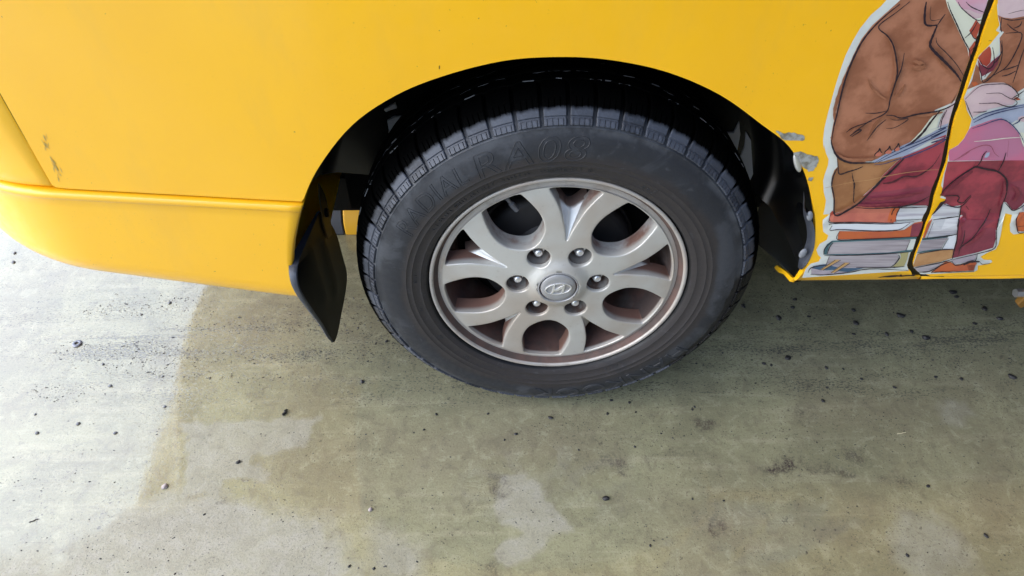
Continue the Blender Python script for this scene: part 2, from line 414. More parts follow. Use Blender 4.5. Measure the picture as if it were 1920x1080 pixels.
c = n.mix(n.math('MULTIPLY', n.ramp(m3, 0.44, 0.30), 0.30), c, (0.37, 0.35, 0.25))
wv = n.math('MULTIPLY', wr, n.ramp(m2, 0.34, 0.60, 1.0, 0.62))
c = n.mix(wv, c, (0.320, 0.307, 0.262))
c = n.mix(n.math('MULTIPLY', n.math('MULTIPLY', wr, n.ramp(m3, 0.50, 0.64)), 0.45), c, (0.17, 0.155, 0.13))
c = n.mix(n.math('MULTIPLY', n.ramp(fl_, 0.62, 0.70), 0.60), c, (0.075, 0.068, 0.055))
c = n.mix(n.math('MULTIPLY', n.ramp(fl_, 0.36, 0.29), 0.45), c, (0.46, 0.44, 0.35))
cl_ = n.ramp(n.noise(6, 5, 0.7), 0.46, 0.60)
spk = n.math('MULTIPLY', n.ramp(n.noise(140, 4, 0.62), 0.612, 0.645), cl_)
c = n.mix(n.math('MULTIPLY', spk, 0.8), c, (0.050, 0.042, 0.036))
spk2 = n.math('MULTIPLY', n.ramp(n.noise(330, 3, 0.6), 0.625, 0.655), n.ramp(n.noise(9, 4, 0.6), 0.42, 0.55))
c = n.mix(n.math('MULTIPLY', spk2, 0.8), c, (0.045, 0.040, 0.036))
bl = n.math('MULTIPLY', n.math('MULTIPLY', n.ramp(n.noise(42, 6, 0.72, dist=0.5), 0.595, 0.66), n.ramp(n.noise(3.5, 4, 0.6), 0.44, 0.58)), n.ramp(m3, 0.40, 0.56, 0.2, 1.0))
c = n.mix(n.math('MULTIPLY', bl, 0.62), c, (0.062, 0.050, 0.042))
dk = n.math('MULTIPLY', dk, n.ramp(m3, 0.38, 0.56, 0.35, 1.25))
c = n.mix(dk, c, (0.055, 0.042, 0.038))
c = n.mix(n.math('MULTIPLY', n.math('MULTIPLY', gn2, gs), 0.42), c, (0.085, 0.08, 0.062))
c = n.mix(n.math('MULTIPLY', gr, 0.72), c, (0.055, 0.055, 0.048))
scv = n.mapped((1.2, 130, 1), loc=(3, 1, 0)); sc = n.ramp(n.noise(1.0, 4, 0.55, vec=scv), 0.70, 0.76)
c = n.mix(n.math('MULTIPLY', sc, 0.40), c, (0.50, 0.48, 0.37))
# scratches in the coating, at two angles
for k_, (ro, lx) in enumerate(((0.5, 5.0), (-0.9, 2.0))):
    mp_ = n.n('ShaderNodeMapping'); mp_.inputs['Rotation'].default_value = (0, 0, ro); mp_.inputs['Scale'].default_value = (4, 260, 1); mp_.inputs['Location'].default_value = (lx, 0.7, 0)
    wq = n.n('ShaderNodeVectorMath', operation='ADD'); n.l(n.co.outputs['Object'], wq.inputs[0])
    n.l(wq.outputs[0], mp_.inputs[0])
    sk = n.math('MULTIPLY', n.ramp(n.noise(1.0, 2, 0.5, vec=mp_.outputs[0]), 0.755, 0.775), n.ramp(n.noise(4, 3), 0.48, 0.6))
    c = n.mix(n.math('MULTIPLY', sk, 0.45), c, (0.45, 0.43, 0.36) if k_ == 0 else (0.09, 0.08, 0.06))
n.color(c)
h = n.math('ADD', n.math('MULTIPLY', m2, 0.5), n.math('MULTIPLY', m3, 0.45))
nb = n.bump(h, 0.003, 0.5)
h2 = n.math('ADD', n.math('MULTIPLY', n.noise(55, 4, 0.6), 0.35), n.math('ADD', n.math('MULTIPLY', gr, -2.2), n.math('MULTIPLY', n.ramp(m3, 0.56, 0.68), -0.5)))
x = n.bump(h2, 0.0016, 0.28, target='Coat Normal')
n.b.inputs['Coat IOR'].default_value = 1.72
n.l(n.math('SUBTRACT', 1.0, n.math('MULTIPLY', wr, 1.05)), n.b.inputs['Coat Weight'])
n.l(n.math('ADD', 0.03, n.math('MULTIPLY', wr, 0.5)), n.b.inputs['Coat Roughness'])
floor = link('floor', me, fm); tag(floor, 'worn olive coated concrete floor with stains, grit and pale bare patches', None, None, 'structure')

# ------------------------------------------------------------------ carport roof overhead (out of the picture; it shades the van)
bm = bmesh.new(); box(bm, -2.2, 9.0, -1.15, 6.0, 2.75, 2.9)
roof = bm_obj('carport_roof', bm, mat('roof_underside', (0.45, 0.45, 0.43), 0.8)); tag(roof, 'flat carport roof above the van', None, None, 'structure')

# added blocking walls: low front, end, far (all out of view; they keep low light from the floor under the van)
blockerm = mat('light_block_wall', (0.16, 0.155, 0.145), 0.8)
for nm_, (x0, x1, y0, y1, z1) in (('front_blocker', (-1.0, 9.0, -2.6, -2.45, 2.1)), ('end_blocker', (4.4, 4.55, -2.45, 3.4, 2.749)), ('far_blocker', (-0.6, 4.4, 3.3, 3.4, 2.749))):
    bm = bmesh.new(); box(bm, x0, x1, y0, y1, 0.0, z1); o = bm_obj(nm_, bm, blockerm); tag(o, nm_.replace('_', ' ') + ' added to hold back low light', None, None, 'structure')

# ------------------------------------------------------------------ the van
van = empty('van', (0, 0, 0)); tag(van, 'yellow van with a printed cartoon sticker and silver alloy rear wheel, parked on olive concrete', 'van')

# arch cut-out, left end to right end, from the photograph
ARCH_PX = [(548, 490), (553, 440), (570, 372), (600, 310), (660, 235), (740, 180), (830, 143), (940, 115), (1040, 107), (1140, 112),
           (1250, 135), (1350, 178), (1430, 235), (1480, 275), (1512, 330), (1526, 390), (1527, 440), (1517, 485), (1491, 527)]
arch = [(p[0], p[2]) for p in (at_y(x, y, -0.010) for x, y in ARCH_PX)]
arch = [tuple(v) for v in catmull(arch, 5)]
GL = [(1862, -30), (1852.8, 0), (1843, 27.8), (1833.3, 62.5), (1825, 90.3), (1815.3, 118), (1805.6, 144.4), (1797.2, 173.3), (1791.7, 187.2), (1784.7, 209.4),
      (1779.2, 231.7), (1775, 255.3), (1770.8, 273.3), (1764.6, 305), (1757, 330), (1747.2, 352.2), (1743, 368.9), (1736, 391), (1730.6, 407.8),
      (1724, 427), (1716.7, 446), (1705.6, 479.4), (1701, 497), (1702.5, 504), (1708, 509)]
GR = [(1874, -30), (1863.9, 0), (1852.8, 27.8), (1840.3, 62), (1830.6, 95.8), (1822.2, 118), (1813.9, 144.4), (1802.8, 180), (1795.8, 201), (1788.9, 217.8),
      (1783.3, 240), (1778.5, 265), (1775.7, 284.4), (1772.2, 303.6), (1762.5, 330), (1754.2, 355), (1750, 367.5), (1745.8, 388.3), (1741.7, 402), (1734.7, 418),
      (1723.6, 453), (1715.3, 473), (1710.5, 490), (1710.5, 498), (1715, 505), (1724, 508.5)]
gl = [(on_side(*p)[0], on_side(*p)[2]) for p in GL]; grr = [(on_side(px_ + 1.5, py_)[0], on_side(px_ + 1.5, py_)[2]) for px_, py_ in GR]
def seam_z(x): return 0.538 - 0.080 * (x + 0.396) if x < -0.2 else 0.538
TOP = 1.08
XL = -0.757
i_seam = min(range(len(arch) // 2), key=lambda i: abs(arch[i][1] - seam_z(arch[i][0])))
# quarter panel: gap line at the left, arch, foot of the panel, door gap
foot = [(arch[-1][0] + 0.003, 0.353), (0.50, 0.3535), (0.60, 0.356), (gl[-1][0] + 0.03, 0.358)]
q = [(XL, seam_z(XL) + 0.007), (XL, TOP)]
gtop = (gl[0][0] - 0.05 * (TOP - gl[0][1]) / 0.3, TOP)
q += [gtop] + gl + [(gl[-1][0] + 0.008, 0.3765), (gl[-1][0] + 0.022, 0.3755)] + foot[::-1] + arch[i_seam + 1:][::-1]
zs = seam_z(arch[i_seam][0]) + 0.002
q += [(arch[i_seam][0] + 0.001, zs)] + [(x, seam_z(x) + 0.002) for x in (-0.45, -0.55, -0.65, -0.735)] + [(-0.753, seam_z(XL) + 0.003)]
panel = side_panel('quarter_panel', q, M['yellow'], van, 0.03, bev=0.0008)

# rear corner and bumper: the plan path runs along the flank, round the corner, across the rear
RC = 0.19; RX = 0.235
XR = -0.757
def plan(s, RX=RX, bw=0.150):
    """s = metres along the path from x = XR; returns (x, y, nx, ny) with the outward normal"""
    if s < 0: return XR - s, -0.010, 0.0, -1.0
    L = RC * math.pi / 2 * 1.0
    if s < L:
        a = s / RC; return XR - RX * math.sin(a), -0.010 + RC * (1 - math.cos(a)), -math.sin(a), -math.cos(a)
    t = s - L
    bow = bw * (1 - ((t - 0.66) / 0.66) ** 2) if 0 <= t <= 1.32 else 0
    return XR - RX - bow, -0.010 + RC + t, -1.0, 0.0
def sweep(name, svals, rows, mat_, parent, cap=True):
    """rows(s) -> list of (out, z)"""
    bm = bmesh.new(); cols = []
    for s in svals:
        row = []
        for o, z in rows(s):       # the body stands out further at the rear, higher up
            x, y, nx_, ny_ = plan(s, 0.235 + 0.225 * sm(0.57, 0.76, z), 0.15 - 0.12 * sm(0.57, 0.70, z))
            row.append(bm.verts.new((x + nx_ * o, y + ny_ * o, z)))
        cols.append(row)
    for a, b in zip(cols, cols[1:]):
        for i in range(len(a) - 1): bm.faces.new((a[i], a[i + 1], b[i + 1], b[i]))
    return bm_obj(name, bm, mat_, parent, 50)
def corner_rows(s):
    z0 = seam_z(XR - max(0, min(s, 0.25)) * 0.55) + 0.014 * sm(-0.02, 0.03, s) * 0 + 0.004
    zc = 0.645 + 0.02 * s
    r = [(-0.012, z0 - 0.004), (-0.002, z0), (0.000, z0 + 0.003)]
    r += [(0.0, z0 + 0.02), (0.0, zc - 0.012), (0.0003, zc - 0.003), (0.0009, zc + 0.006), (0.0010, zc + 0.02)]
    r += [(0.001, z) for z in (0.70, 0.74, 0.78, 0.82, 0.88, 0.95, TOP)]
    return r
sv = [0.0008] + list(np.linspace(0.003, RC * math.pi / 2, 24)) + list(np.linspace(0.32, 1.60, 24))
sweep('rear_corner_panel', sv, lambda s: [(o * (1 if s > 0.003 else 1) - (0.002 if s < 0.002 else 0), z) for o, z in corner_rows(s)], M['yellow'], van)
RB = 0.062
def bz(s):   # foot of the bumper
    x = XR - s
    pts = [(-2, 0.47), (-0.99, 0.425), (-0.90, 0.400), (-0.806, 0.378), (-0.682, 0.352), (-0.466, 0.308), (-0.40, 0.297), (0, 0.297)]
    return float(np.interp(x, [p[0] for p in pts], [p[1] for p in pts]))
def bump_rows(s):
    zt = seam_z(XR - min(s, 0.14) * 1.0 if s > 0 else XR - s) - 0.002; zb = bz(s)
    r = [(-0.03, zt + 0.001), (-0.004, zt + 0.0005), (0.0035, zt - 0.0005), (0.0065, zt - 0.003), (0.0072, zt - 0.007), (0.0068, zt - 0.011), (0.0042, zt - 0.0135), (0.003, zt - 0.016)]
    for z in np.linspace(zt - 0.03, zb + RB + 0.004, 7): r.append((0.003, z))
    for a in np.linspace(0.0, 1.45, 10): r.append((0.003 - RB + RB * math.cos(a), zb + RB - RB * math.sin(a)))
    r.append((-0.20, zb + 0.004)); r.append((-0.45, zb + 0.03))
    return r
# stretch next to the arch is trimmed by the arch line
def bump_at(x, z):
    rows = bump_rows(XR - x); rows = rows[3:-1]
    zz = [r[1] for r in rows][::-1]; oo = [r[0] for r in rows][::-1]
    return -0.010 - float(np.interp(z, zz, oo))
sv = list(np.linspace(-0.28, -0.02, 12)) + list(np.linspace(0, RC * math.pi / 2, 26)) + list(np.linspace(0.32, 1.60, 22))
bm = bmesh.new(); cols = []
rows0 = bump_rows(-0.30)
def arch_x(z):
    h = arch[:len(arch) // 2]; return float(np.interp(z, [p[1] for p in h], [p[0] for p in h]))
col0 = []; 
for o, z in rows0:
    xx = arch_x(max(z, arch[0][1]))
    col0.append((xx, -0.010 - o, bump_rows(XR - xx)[len(col0)][1]))
cols.append([bm.verts.new((x, y + 0.014, z)) for x, y, z in col0])
cols.append([bm.verts.new((x - 0.0005, y + 0.003, z)) for x, y, z in col0])
cols.append([bm.verts.new((x - 0.003, y, z)) for x, y, z in col0])
for f in (0.25, 0.5, 0.75):
    nxt = [(XR + 0.28, -0.010 - o, z) for o, z in bump_rows(-0.28)]
    cols.append([bm.verts.new(tuple(np.array(a) * (1 - f) + np.array(b) * f)) for a, b in zip(col0, nxt)])
for s in sv:
    x, y, nx_, ny_ = plan(s)
    cols.append([bm.verts.new((x + nx_ * o, y + ny_ * o, z)) for o, z in bump_rows(s)])
for a, b in zip(cols, cols[1:]):
    for i in range(len(a) - 1): bm.faces.new((a[i], a[i + 1], b[i + 1], b[i]))
bumper = bm_obj('rear_bumper', bm, M['yellow'], van, 60)

# sliding door (its rear edge follows the gap) and the sill rail under it
DZB = 0.3785
d = grr + [(grr[-1][0] + 0.02, DZB), (1.95, DZB + 0.004), (1.95, TOP), (grr[0][0] - 0.05 * (TOP - grr[0][1]) / 0.3, TOP)]
door = side_panel('sliding_door', d, M['yellow'], van, 0.03, off=-0.002, thick=0.0035, bev=0.001)
bm = bmesh.new()
prof = [(0.012, 0.3765), (-0.006, 0.3758), (-0.012, 0.3725), (-0.0125, 0.3685), (-0.006, 0.3635), (0.004, 0.3585), (0.016, 0.3545), (0.05, 0.352)]
cols = []
for x in np.linspace(0.616, 1.95, 30):
    cols.append([bm.verts.new((x, y + 0.0012 * math.sin(x * 31), z + 0.0008 * (x - .6) + 0.0006 * math.sin(x * 17))) for y, z in prof])
for a, b in zip(cols, cols[1:]):
    for i in range(len(a) - 1): bm.faces.new((a[i], b[i], b[i + 1], a[i + 1]))
bm_obj('sill', bm, M['yellow'], van, 60)
# rubber behind the door gap and behind the bumper seam
bm = bmesh.new()
L_ = [(gtop[0] - 0.02, TOP)] + [(x - 0.02, z) for x, z in gl] + [(gl[-1][0] - 0.01, 0.372)]
Rr = [(grr[0][0] + 0.02, TOP)] + [(x + 0.02, z) for x, z in grr]
k = min(len(L_), len(Rr)); L_ = L_[:k - 1] + [L_[-1]]; Rr = Rr[:k - 1] + [(Rr[-1][0] + 0.03, 0.372)]
V = []; F = []
for (a, b) in zip(L_, Rr): V += [(a[0], S(*a) + 0.0045, a[1]), (b[0], S(*b) + 0.0030, b[1])]
F = [(2 * i, 2 * i + 1, 2 * i + 3, 2 * i + 2) for i in range(k - 1)]
pydata('door_seal', V, F, M['seal'], van)
bm = bmesh.new(); 
cols = [[bm.verts.new((x, 0.0, seam_z(x) + dz)) for dz in (-0.02, 0.03)] for x in (-0.40, -0.5, -0.6, -0.7, -0.748)]
for a, b in zip(cols, cols[1:]): bm.faces.new((a[0], a[1], b[1], b[0]))
v = [bm.verts.new(p) for p in ((-0.77, -0.0065, 0.583), (-0.7585, -0.0065, 0.583), (-0.7585, -0.0065, TOP), (-0.77, -0.0065, TOP))]; bm.faces.new(v)
bm_obj('panel_seam', bm, M['seal'], van)
# upper body, glass, roof, front, far side, underbody
bm = bmesh.new()
def loft(bm, secs):
    cols = [[bm.verts.new(p) for p in s] for s in secs]
    for a, b in zip(cols, cols[1:]):
        for i in range(len(a) - 1): bm.faces.new((a[i], a[i + 1], b[i + 1], b[i]))
ybk = 1.64
sec = lambda x, dy=0.0: [(x, 0.003 + dy, TOP - 0.004), (x, 0.012 + dy, 1.12), (x, 0.022 + dy, 1.14), (x, 0.075 + dy, 1.62), (x, 0.09 + dy, 1.66), (x, 0.16 + dy, 1.83), (x, 0.35, 1.91), (x, ybk - 0.35, 1.91), (x, ybk - 0.16, 1.83), (x, ybk - 0.09, 1.66), (x, ybk, 1.08), (x, ybk, 0.36)]
loft(bm, [sec(x) for x in (-1.18, 0.4, 1.5, 2.4)])
rear = sec(-1.18)
bm.faces.new([bm.verts.new((p[0] - 0.12 * sm(1.95, 1.0, p[2]), p[1], p[2])) for p in rear[:-1]] )
bm_obj('upper_body', bm, M['yellow'], van, 35)
pydata('side_window', [(-0.6, 0.0185, 1.16), (0.42, 0.0185, 1.16), (0.42, 0.068, 1.60), (-0.56, 0.068, 1.60)], [(0, 1, 2, 3)], M['glass'], van)
pydata('side_window', [(0.55, 0.0185, 1.16), (1.75, 0.0185, 1.16), (1.75, 0.068, 1.60), (0.55, 0.068, 1.60)], [(0, 1, 2, 3)], M['glass'], van)
pydata('rear_window', [(-1.305, 0.25, 1.12), (-1.26, 0.32, 1.68), (-1.26, 1.30, 1.68), (-1.305, 1.37, 1.12)], [(0, 1, 2, 3)], M['glass'], van)
bm = bmesh.new()
loft(bm, [[(1.96, -0.008, 0.36), (1.96, -0.008, TOP), (1.96, 0.05, 1.60), (1.96, 0.16, 1.83)], [(2.6, -0.008, 0.36), (2.6, -0.008, TOP), (2.6, 0.06, 1.55), (2.5, 0.2, 1.83)], [(3.3, 0.02, 0.36), (3.3, 0.02, 0.95), (3.0, 0.12, 1.30), (2.6, 0.3, 1.85)], [(3.85, 0.25, 0.36), (3.85, 0.25, 0.8), (3.1, 0.5, 1.30), (2.6, 0.6, 1.88)], [(3.9, 0.8, 0.36), (3.9, 0.8, 0.8), (3.15, 0.8, 1.3), (2.6, 0.8, 1.9)],
          [(3.85, 1.4, 0.36), (3.85, 1.4, 0.8), (3.1, 1.2, 1.30), (2.6, 1.0, 1.88)], [(2.4, ybk, 0.36), (2.4, ybk, 0.9), (2.4, ybk, 1.3), (2.4, ybk - 0.2, 1.83)]])
bm_obj('front_body', bm, M['yellow'], van, 35)
bm = bmesh.new()
box(bm, 0.46, 3.8, 0.02, 1.60, 0.35, 0.42); box(bm, -0.70, 0.46, 0.30, 1.45, 0.385, 0.45); box(bm, -0.70, -0.47, 0.05, 0.30, 0.40, 0.45)
box(bm, -0.6, 3.6, 0.36, 0.44, 0.24, 0.325); box(bm, -0.09, 0.09, 0.28, 1.4, 0.28, 0.42)
bm_obj('underbody', bm, M['dark'], van)
# the other three wheels, seen only as dark tyres under the body
for (x, y) in ((0.0, 1.42), (2.9, 0.03), (2.9, 1.42)):
    bm = bmesh.new(); lathe_y(bm, [(0.05, 0.01), (0.2, 0.01), (0.3, -0.0), (0.345, 0.03), (0.352, 0.07), (0.352, 0.13), (0.345, 0.17), (0.3, 0.19), (0.05, 0.18)], 64)
    o = bm_obj('far_wheel', bm, M['dark'], van); o.location = (x, y, WZ)

# wheel arch liner: black half tube and inner wall
bm = bmesh.new(); cols = []
AC = (-0.008, WZ + 0.004)
lin = [(p[0], p[1]) for p in arch]
for (x, z) in lin:
    dx, dz = x - AC[0], z - AC[1]; r = math.hypot(dx, dz); ux, uz = dx / r, dz / r
    col = []
    for y, g in ((-0.0015, 0.0012), (0.004, 0.004), (0.016, 0.013), (0.05, 0.018), (0.12, 0.020), (0.20, 0.016), (0.235, 0.0), (0.25, -0.03), (0.255, -0.12), (0.257, -0.25)):
        rr = r + g; zz = AC[1] + uz * rr
        if uz < 0 and y > 0.2: zz = max(zz, 0.318)
        col.append(bm.verts.new((AC[0] + ux * rr, y, zz)))
    cols.append(col)
for a, b in zip(cols, cols[1:]):
    for i in range(len(a) - 1): bm.faces.new((a[i], a[i + 1], b[i + 1], b[i]))
liner = bm_obj('wheel_arch_liner', bm, M['black_plastic'], van, 50)
bm = bmesh.new(); box(bm, -0.40, 0.42, 0.262, 0.285, 0.32, 0.74); bm_obj('inner_wheelhouse', bm, M['dark'], van)
ex = [v for v in ((0.412, 0.002, 0.365), (0.415, 0.016, 0.362), (0.425, 0.05, 0.360), (0.430, 0.12, 0.358), (0.432, 0.20, 0.355), (0.42, 0.25, 0.35))]
zb_ = [0.350, 0.343, 0.330, 0.298, 0.262, 0.255]
V = []
for (x, y, z), zz in zip(ex, zb_): V += [(x, y, 0.47 if y > 0.01 else 0.40), (x + 0.004, y, (z + zz) / 2), (x - 0.004, y, zz), (x + 0.012, y + 0.004, zz - 0.001)]
pydata('liner_skirt', V, [(4 * i + j, 4 * i + j + 1, 4 * i + 5 + j, 4 * i + 4 + j) for i in range(5) for j in range(3)], M['black_plastic'], van, 50)
# rolled lip of the arch
bm = bmesh.new(); cols = []
for (x, z) in arch:
    dx, dz = x - AC[0], z - AC[1]; r = math.hypot(dx, dz); ux, uz = dx / r, dz / r
    cols.append([bm.verts.new((AC[0] + ux * (r + a), y, AC[1] + uz * (r + a))) for a, y in ((0.0015, -0.0092), (-0.0006, -0.0068), (-0.0006, -0.0035), (0.0018, -0.0005))])
for a, b in zip(cols, cols[1:]):
    for i in range(3): bm.faces.new((a[i], a[i + 1], b[i + 1], b[i]))
bm_obj('arch_lip', bm, M['yellow'], van, 60)
# grey plates standing in for patches of light inside the arch
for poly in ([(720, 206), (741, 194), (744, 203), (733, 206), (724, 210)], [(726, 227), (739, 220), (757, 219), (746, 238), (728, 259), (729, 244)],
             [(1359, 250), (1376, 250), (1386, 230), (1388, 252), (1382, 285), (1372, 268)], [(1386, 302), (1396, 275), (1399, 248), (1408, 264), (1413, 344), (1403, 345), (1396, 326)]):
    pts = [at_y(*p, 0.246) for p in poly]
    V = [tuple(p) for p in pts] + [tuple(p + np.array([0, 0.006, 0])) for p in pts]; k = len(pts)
    pydata('light_patch', V, [tuple(range(k))] + [(i, (i + 1) % k, k + (i + 1) % k, k + i) for i in range(k)], M['patchgrey'], van)

# mud flap behind the wheel
def at_x(px, py, x):
    d_ = ray(px, py); return CAM + d_ * ((x - CAM[0]) / d_[0])
fo_ = [at_x(px_, py_, -0.440) for px_, py_ in ((549, 488), (546, 503), (546, 522), (550, 541), (561, 562), (578, 587), (596, 612), (607, 632), (615, 641))]
fi_ = [at_x(px_, py_, -0.430) for px_, py_ in ((600, 395), (622, 420), (634, 446), (643, 480), (651, 513), (648, 548), (640, 590), (633, 626), (627, 641))]
fo_ = catmull(fo_, 3); fi_ = catmull(fi_, 3)
bm = bmesh.new(); cols = []; K_ = len(fo_)
for i, (a_, b_) in enumerate(zip(fo_, fi_)):
    t = i / (K_ - 1); th = 0.012 * (1 - t) + 0.004
    row = [(-0.430 - th, a_[1] + 0.0015, a_[2]), (-0.430 - th * 0.5, a_[1] - 0.0008, a_[2]), (-0.4315, a_[1] + 0.0004, a_[2]), (-0.430, a_[1] + 0.0035, a_[2])]
    for f in (0.30, 0.36, 0.42, 0.60, 0.66, 0.72, 0.9):
        dx = 0.003 if f in (0.36, 0.66) and 0.1 < t < 0.6 else 0.0
        row.append((-0.430 + dx, a_[1] * (1 - f) + b_[1] * f, a_[2] * (1 - f) + b_[2] * f))
    row += [(-0.430, b_[1] - 0.002, b_[2]), (-0.4325, b_[1], b_[2]), (-0.435, b_[1] - 0.003, b_[2])]
    cols.append([bm.verts.new(p) for p in row])
for a_, b_ in zip(cols, cols[1:]):
    k = len(a_)
    for i in range(k):
        f = bm.faces.new((a_[i], a_[(i + 1) % k], b_[(i + 1) % k], b_[i])); f.material_index = 1 if 3 <= i < k - 2 else 0
bm.faces.new(cols[0])
flap = bm_obj('mud_flap', bm, [M['flap'], M['flapface']], van, 45)
# yellow bracket that holds it, with its slot
bm = bmesh.new()
outl = [(0.155, 0.33), (0.185, 0.315), (0.20, 0.35), (0.198, 0.40), (0.18, 0.44), (0.165, 0.42), (0.15, 0.37)]
a = [bm.verts.new((-0.4285, y, z)) for y, z in outl]; b = [bm.verts.new((-0.426, y, z)) for y, z in outl]
bm.faces.new(a); bm.faces.new(b)
for i in range(len(a)): bm.faces.new((a[i], a[(i + 1) % len(a)], b[(i + 1) % len(a)], b[i]))
bk = bm_obj('flap_bracket', bm, mat('dirty_yellow', (0.055, 0.030, 0.005), 0.5), van)
bm = bmesh.new(); bmesh.ops.create_cone(bm, cap_ends=True, segments=18, radius1=0.009, radius2=0.008, depth=0.006, matrix=Matrix.Translation((-0.4245, 0.177, 0.375)) @ Matrix.Rotation(math.pi / 2, 4, 'Y'))
bm_obj('bracket_bolt', bm, M['dark'], bk)

# splash guard strip on the right of the arch with two pale clips
sg_o = [(1506, 388), (1514, 402), (1524, 418), (1528, 440), (1525, 468), (1514, 492), (1503, 504)]
sg_i = [(1508, 360), (1507, 400), (1513, 425), (1514, 448), (1508, 470), (1500, 485), (1497, 503)]
po = [at_y(x, y, -0.0135) for x, y in sg_o]; pi_ = [at_y(x, y, 0.000) for x, y in sg_i]
po = catmull(po, 4); pi_ = catmull(pi_, 4)
V = []; 
for i, (a, b) in enumerate(zip(po, pi_)):
    wv_ = 0.0015 * math.sin(i * 1.3)
    for f, dy in ((0, 0.003), (0.0, -0.001), (0.35, -0.003 + wv_), (0.75, -0.002 - wv_), (1.0, 0.003)):
        p = a * (1 - f) + b * f; V.append((p[0], p[1] + dy, p[2]))
k = 5; F = [(i * k + j, i * k + j + 1, (i + 1) * k + j + 1, (i + 1) * k + j) for i in range(len(po) - 1) for j in range(k - 1)]
guard = pydata('splash_guard', V, F, M['flap'], van, 50)
for (px_, py_, rx, rz, an) in ((1520, 408, 0.005, 0.010, 0.3), (1507, 478, 0.006, 0.010, -0.1)):
    c0 = at_y(px_, py_, -0.016)
    bm = bmesh.new(); bmesh.ops.create_uvsphere(bm, u_segments=14, v_segments=8, radius=1.0)
    for v in bm.verts:
        x, y, z = v.co.x * rx, v.co.y * 0.003, v.co.z * rz
        v.co = Vector((c0[0] + x * math.cos(an) - z * math.sin(an), c0[1] + 0.004 + y, c0[2] + x * math.sin(an) + z * math.cos(an)))
    bm_obj('clip', bm, M['greyclip'], guard)
# bent yellow flange at the foot of the panel behind the wheel
fl = [at_y(1490, 529, 0.004), at_y(1478, 517, 0.02), at_y(1470, 511, 0.035), at_y(1463, 507, 0.05), at_y(1460, 504, 0.06)]
V = []
for i, p in enumerate(fl): V += [(p[0], p[1], p[2] + 0.007), (p[0] - 0.006, p[1], p[2] + 0.009), (p[0] - 0.008, p[1] + 0.002, p[2] + 0.002 * math.sin(i * 2.1)), (p[0] - 0.001, p[1], p[2] - 0.001)]
F = [(4 * i + j, 4 * i + (j + 1) % 4, 4 * i + 4 + (j + 1) % 4, 4 * i + 4 + j) for i in range(len(fl) - 1) for j in range(4)] + [(0, 1, 2, 3), tuple(range(len(V) - 4, len(V)))]
pydata('sill_flange', V, F, M['yellow'], van)
# jacking bracket under the sill at the right edge, with a bolt
bm = bmesh.new()
outl = [(0.828, 0.356), (0.838, 0.330), (0.850, 0.318), (0.853, 0.290), (0.849, 0.272), (0.860, 0.262), (0.873, 0.272), (0.872, 0.300), (0.885, 0.318), (0.90, 0.356)]
a = [bm.verts.new((x, 0.018, z)) for x, z in outl]; b = [bm.verts.new((x, 0.030, z)) for x, z in outl]
bm.faces.new(a); bm.faces.new(b)
for i in range(len(a)): bm.faces.new((a[i], a[(i + 1) % len(a)], b[(i + 1) % len(a)], b[i]))
jb = bm_obj('jacking_bracket', bm, mat('grimy_yellow', (0.17, 0.082, 0.010), 0.6), van); bevel_mod(jb, 0.002)
bm = bmesh.new(); bmesh.ops.create_cone(bm, cap_ends=True, segments=6, radius1=0.008, radius2=0.008, depth=0.022, matrix=Matrix.Translation((0.846, 0.024, 0.297)) @ Matrix.Rotation(math.pi / 2, 4, 'Y'))
bm_obj('bracket_bolt', bm, M['steel'], jb)

# ---- chips, scuffs on the paint
def decal(name, px, m, off=0.0006, dens=3, parent=van, jag=0.0):
    pts = catmull(px, dens, True)
    if jag: pts = [p + np.array([random.uniform(-jag, jag), random.uniform(-jag, jag)]) for p in pts]
    bm = bmesh.new(); f = bm.faces.new([bm.verts.new((q[0], 0, q[2])) for q in (on_side(*p) for p in pts)])
    gridcut(bm, 0.02); bmesh.ops.triangulate(bm, faces=bm.faces[:])
    for v in bm.verts: v.co.y = S(v.co.x, v.co.z) - off
    return bm_obj(name, bm, m, parent, 30)
decal('chipped_paint', [(1455, 245), (1470, 250), (1484, 248), (1500, 252), (1509, 258), (1504, 264), (1486, 263), (1470, 262), (1461, 254)], M['primer'], 0.0006, 3, van, 1.2)
decal('chipped_paint', [(1488, 287), (1500, 284), (1512, 288), (1527, 291), (1536, 298), (1533, 308), (1526, 317), (1516, 321), (1505, 312), (1496, 300)], M['primer'], 0.0006, 3, van, 1.5)
decal('chipped_paint', [(1517, 333), (1525, 332), (1522, 340), (1516, 338)], M['primer'], 0.0006, 3, van, 1.0)
c0 = at_y(1495, 305, -0.0085); bm = bmesh.new(); bmesh.ops.create_uvsphere(bm, u_segments=20, v_segments=12, radius=1.0)  # metal bead shaped to stand for the highlight on the arch lip
for v in bm.verts:
    x, y, z = v.co.x * 0.0052, v.co.y * 0.0035, v.co.z * 0.0185; an = 0.46
    v.co = Vector((c0[0] + x * math.cos(an) - z * math.sin(an), c0[1] + y, c0[2] + x * math.sin(an) + z * math.cos(an)))
bm_obj('lip_glint', bm, M['bare'], van, 80)
for i in range(26):
    t = random.random(); cx = 80 + 32 * t + random.gauss(0, 3.0); cy = 250 + 88 * t + random.gauss(0, 4)
    L_s, w_s = random.uniform(3, 9), random.uniform(0.5, 1.3); an_ = 1.2 + random.gauss(0, 0.2); ca, sa = math.cos(an_), math.sin(an_)
    decal('scuff_mark', [(cx + u * L_s * ca - v_ * w_s * sa, cy + u * L_s * sa + v_ * w_s * ca) for u, v_ in ((-1, 0), (0, -0.8), (1, 0), (0.1, 0.9))], M['scuff'], 0.0005, 3, van, 0.3)
decal('scuff_mark', [(823.3, 123), (824.6, 123), (824.4, 129), (823, 129)], M['rust'], 0.0005, 2)
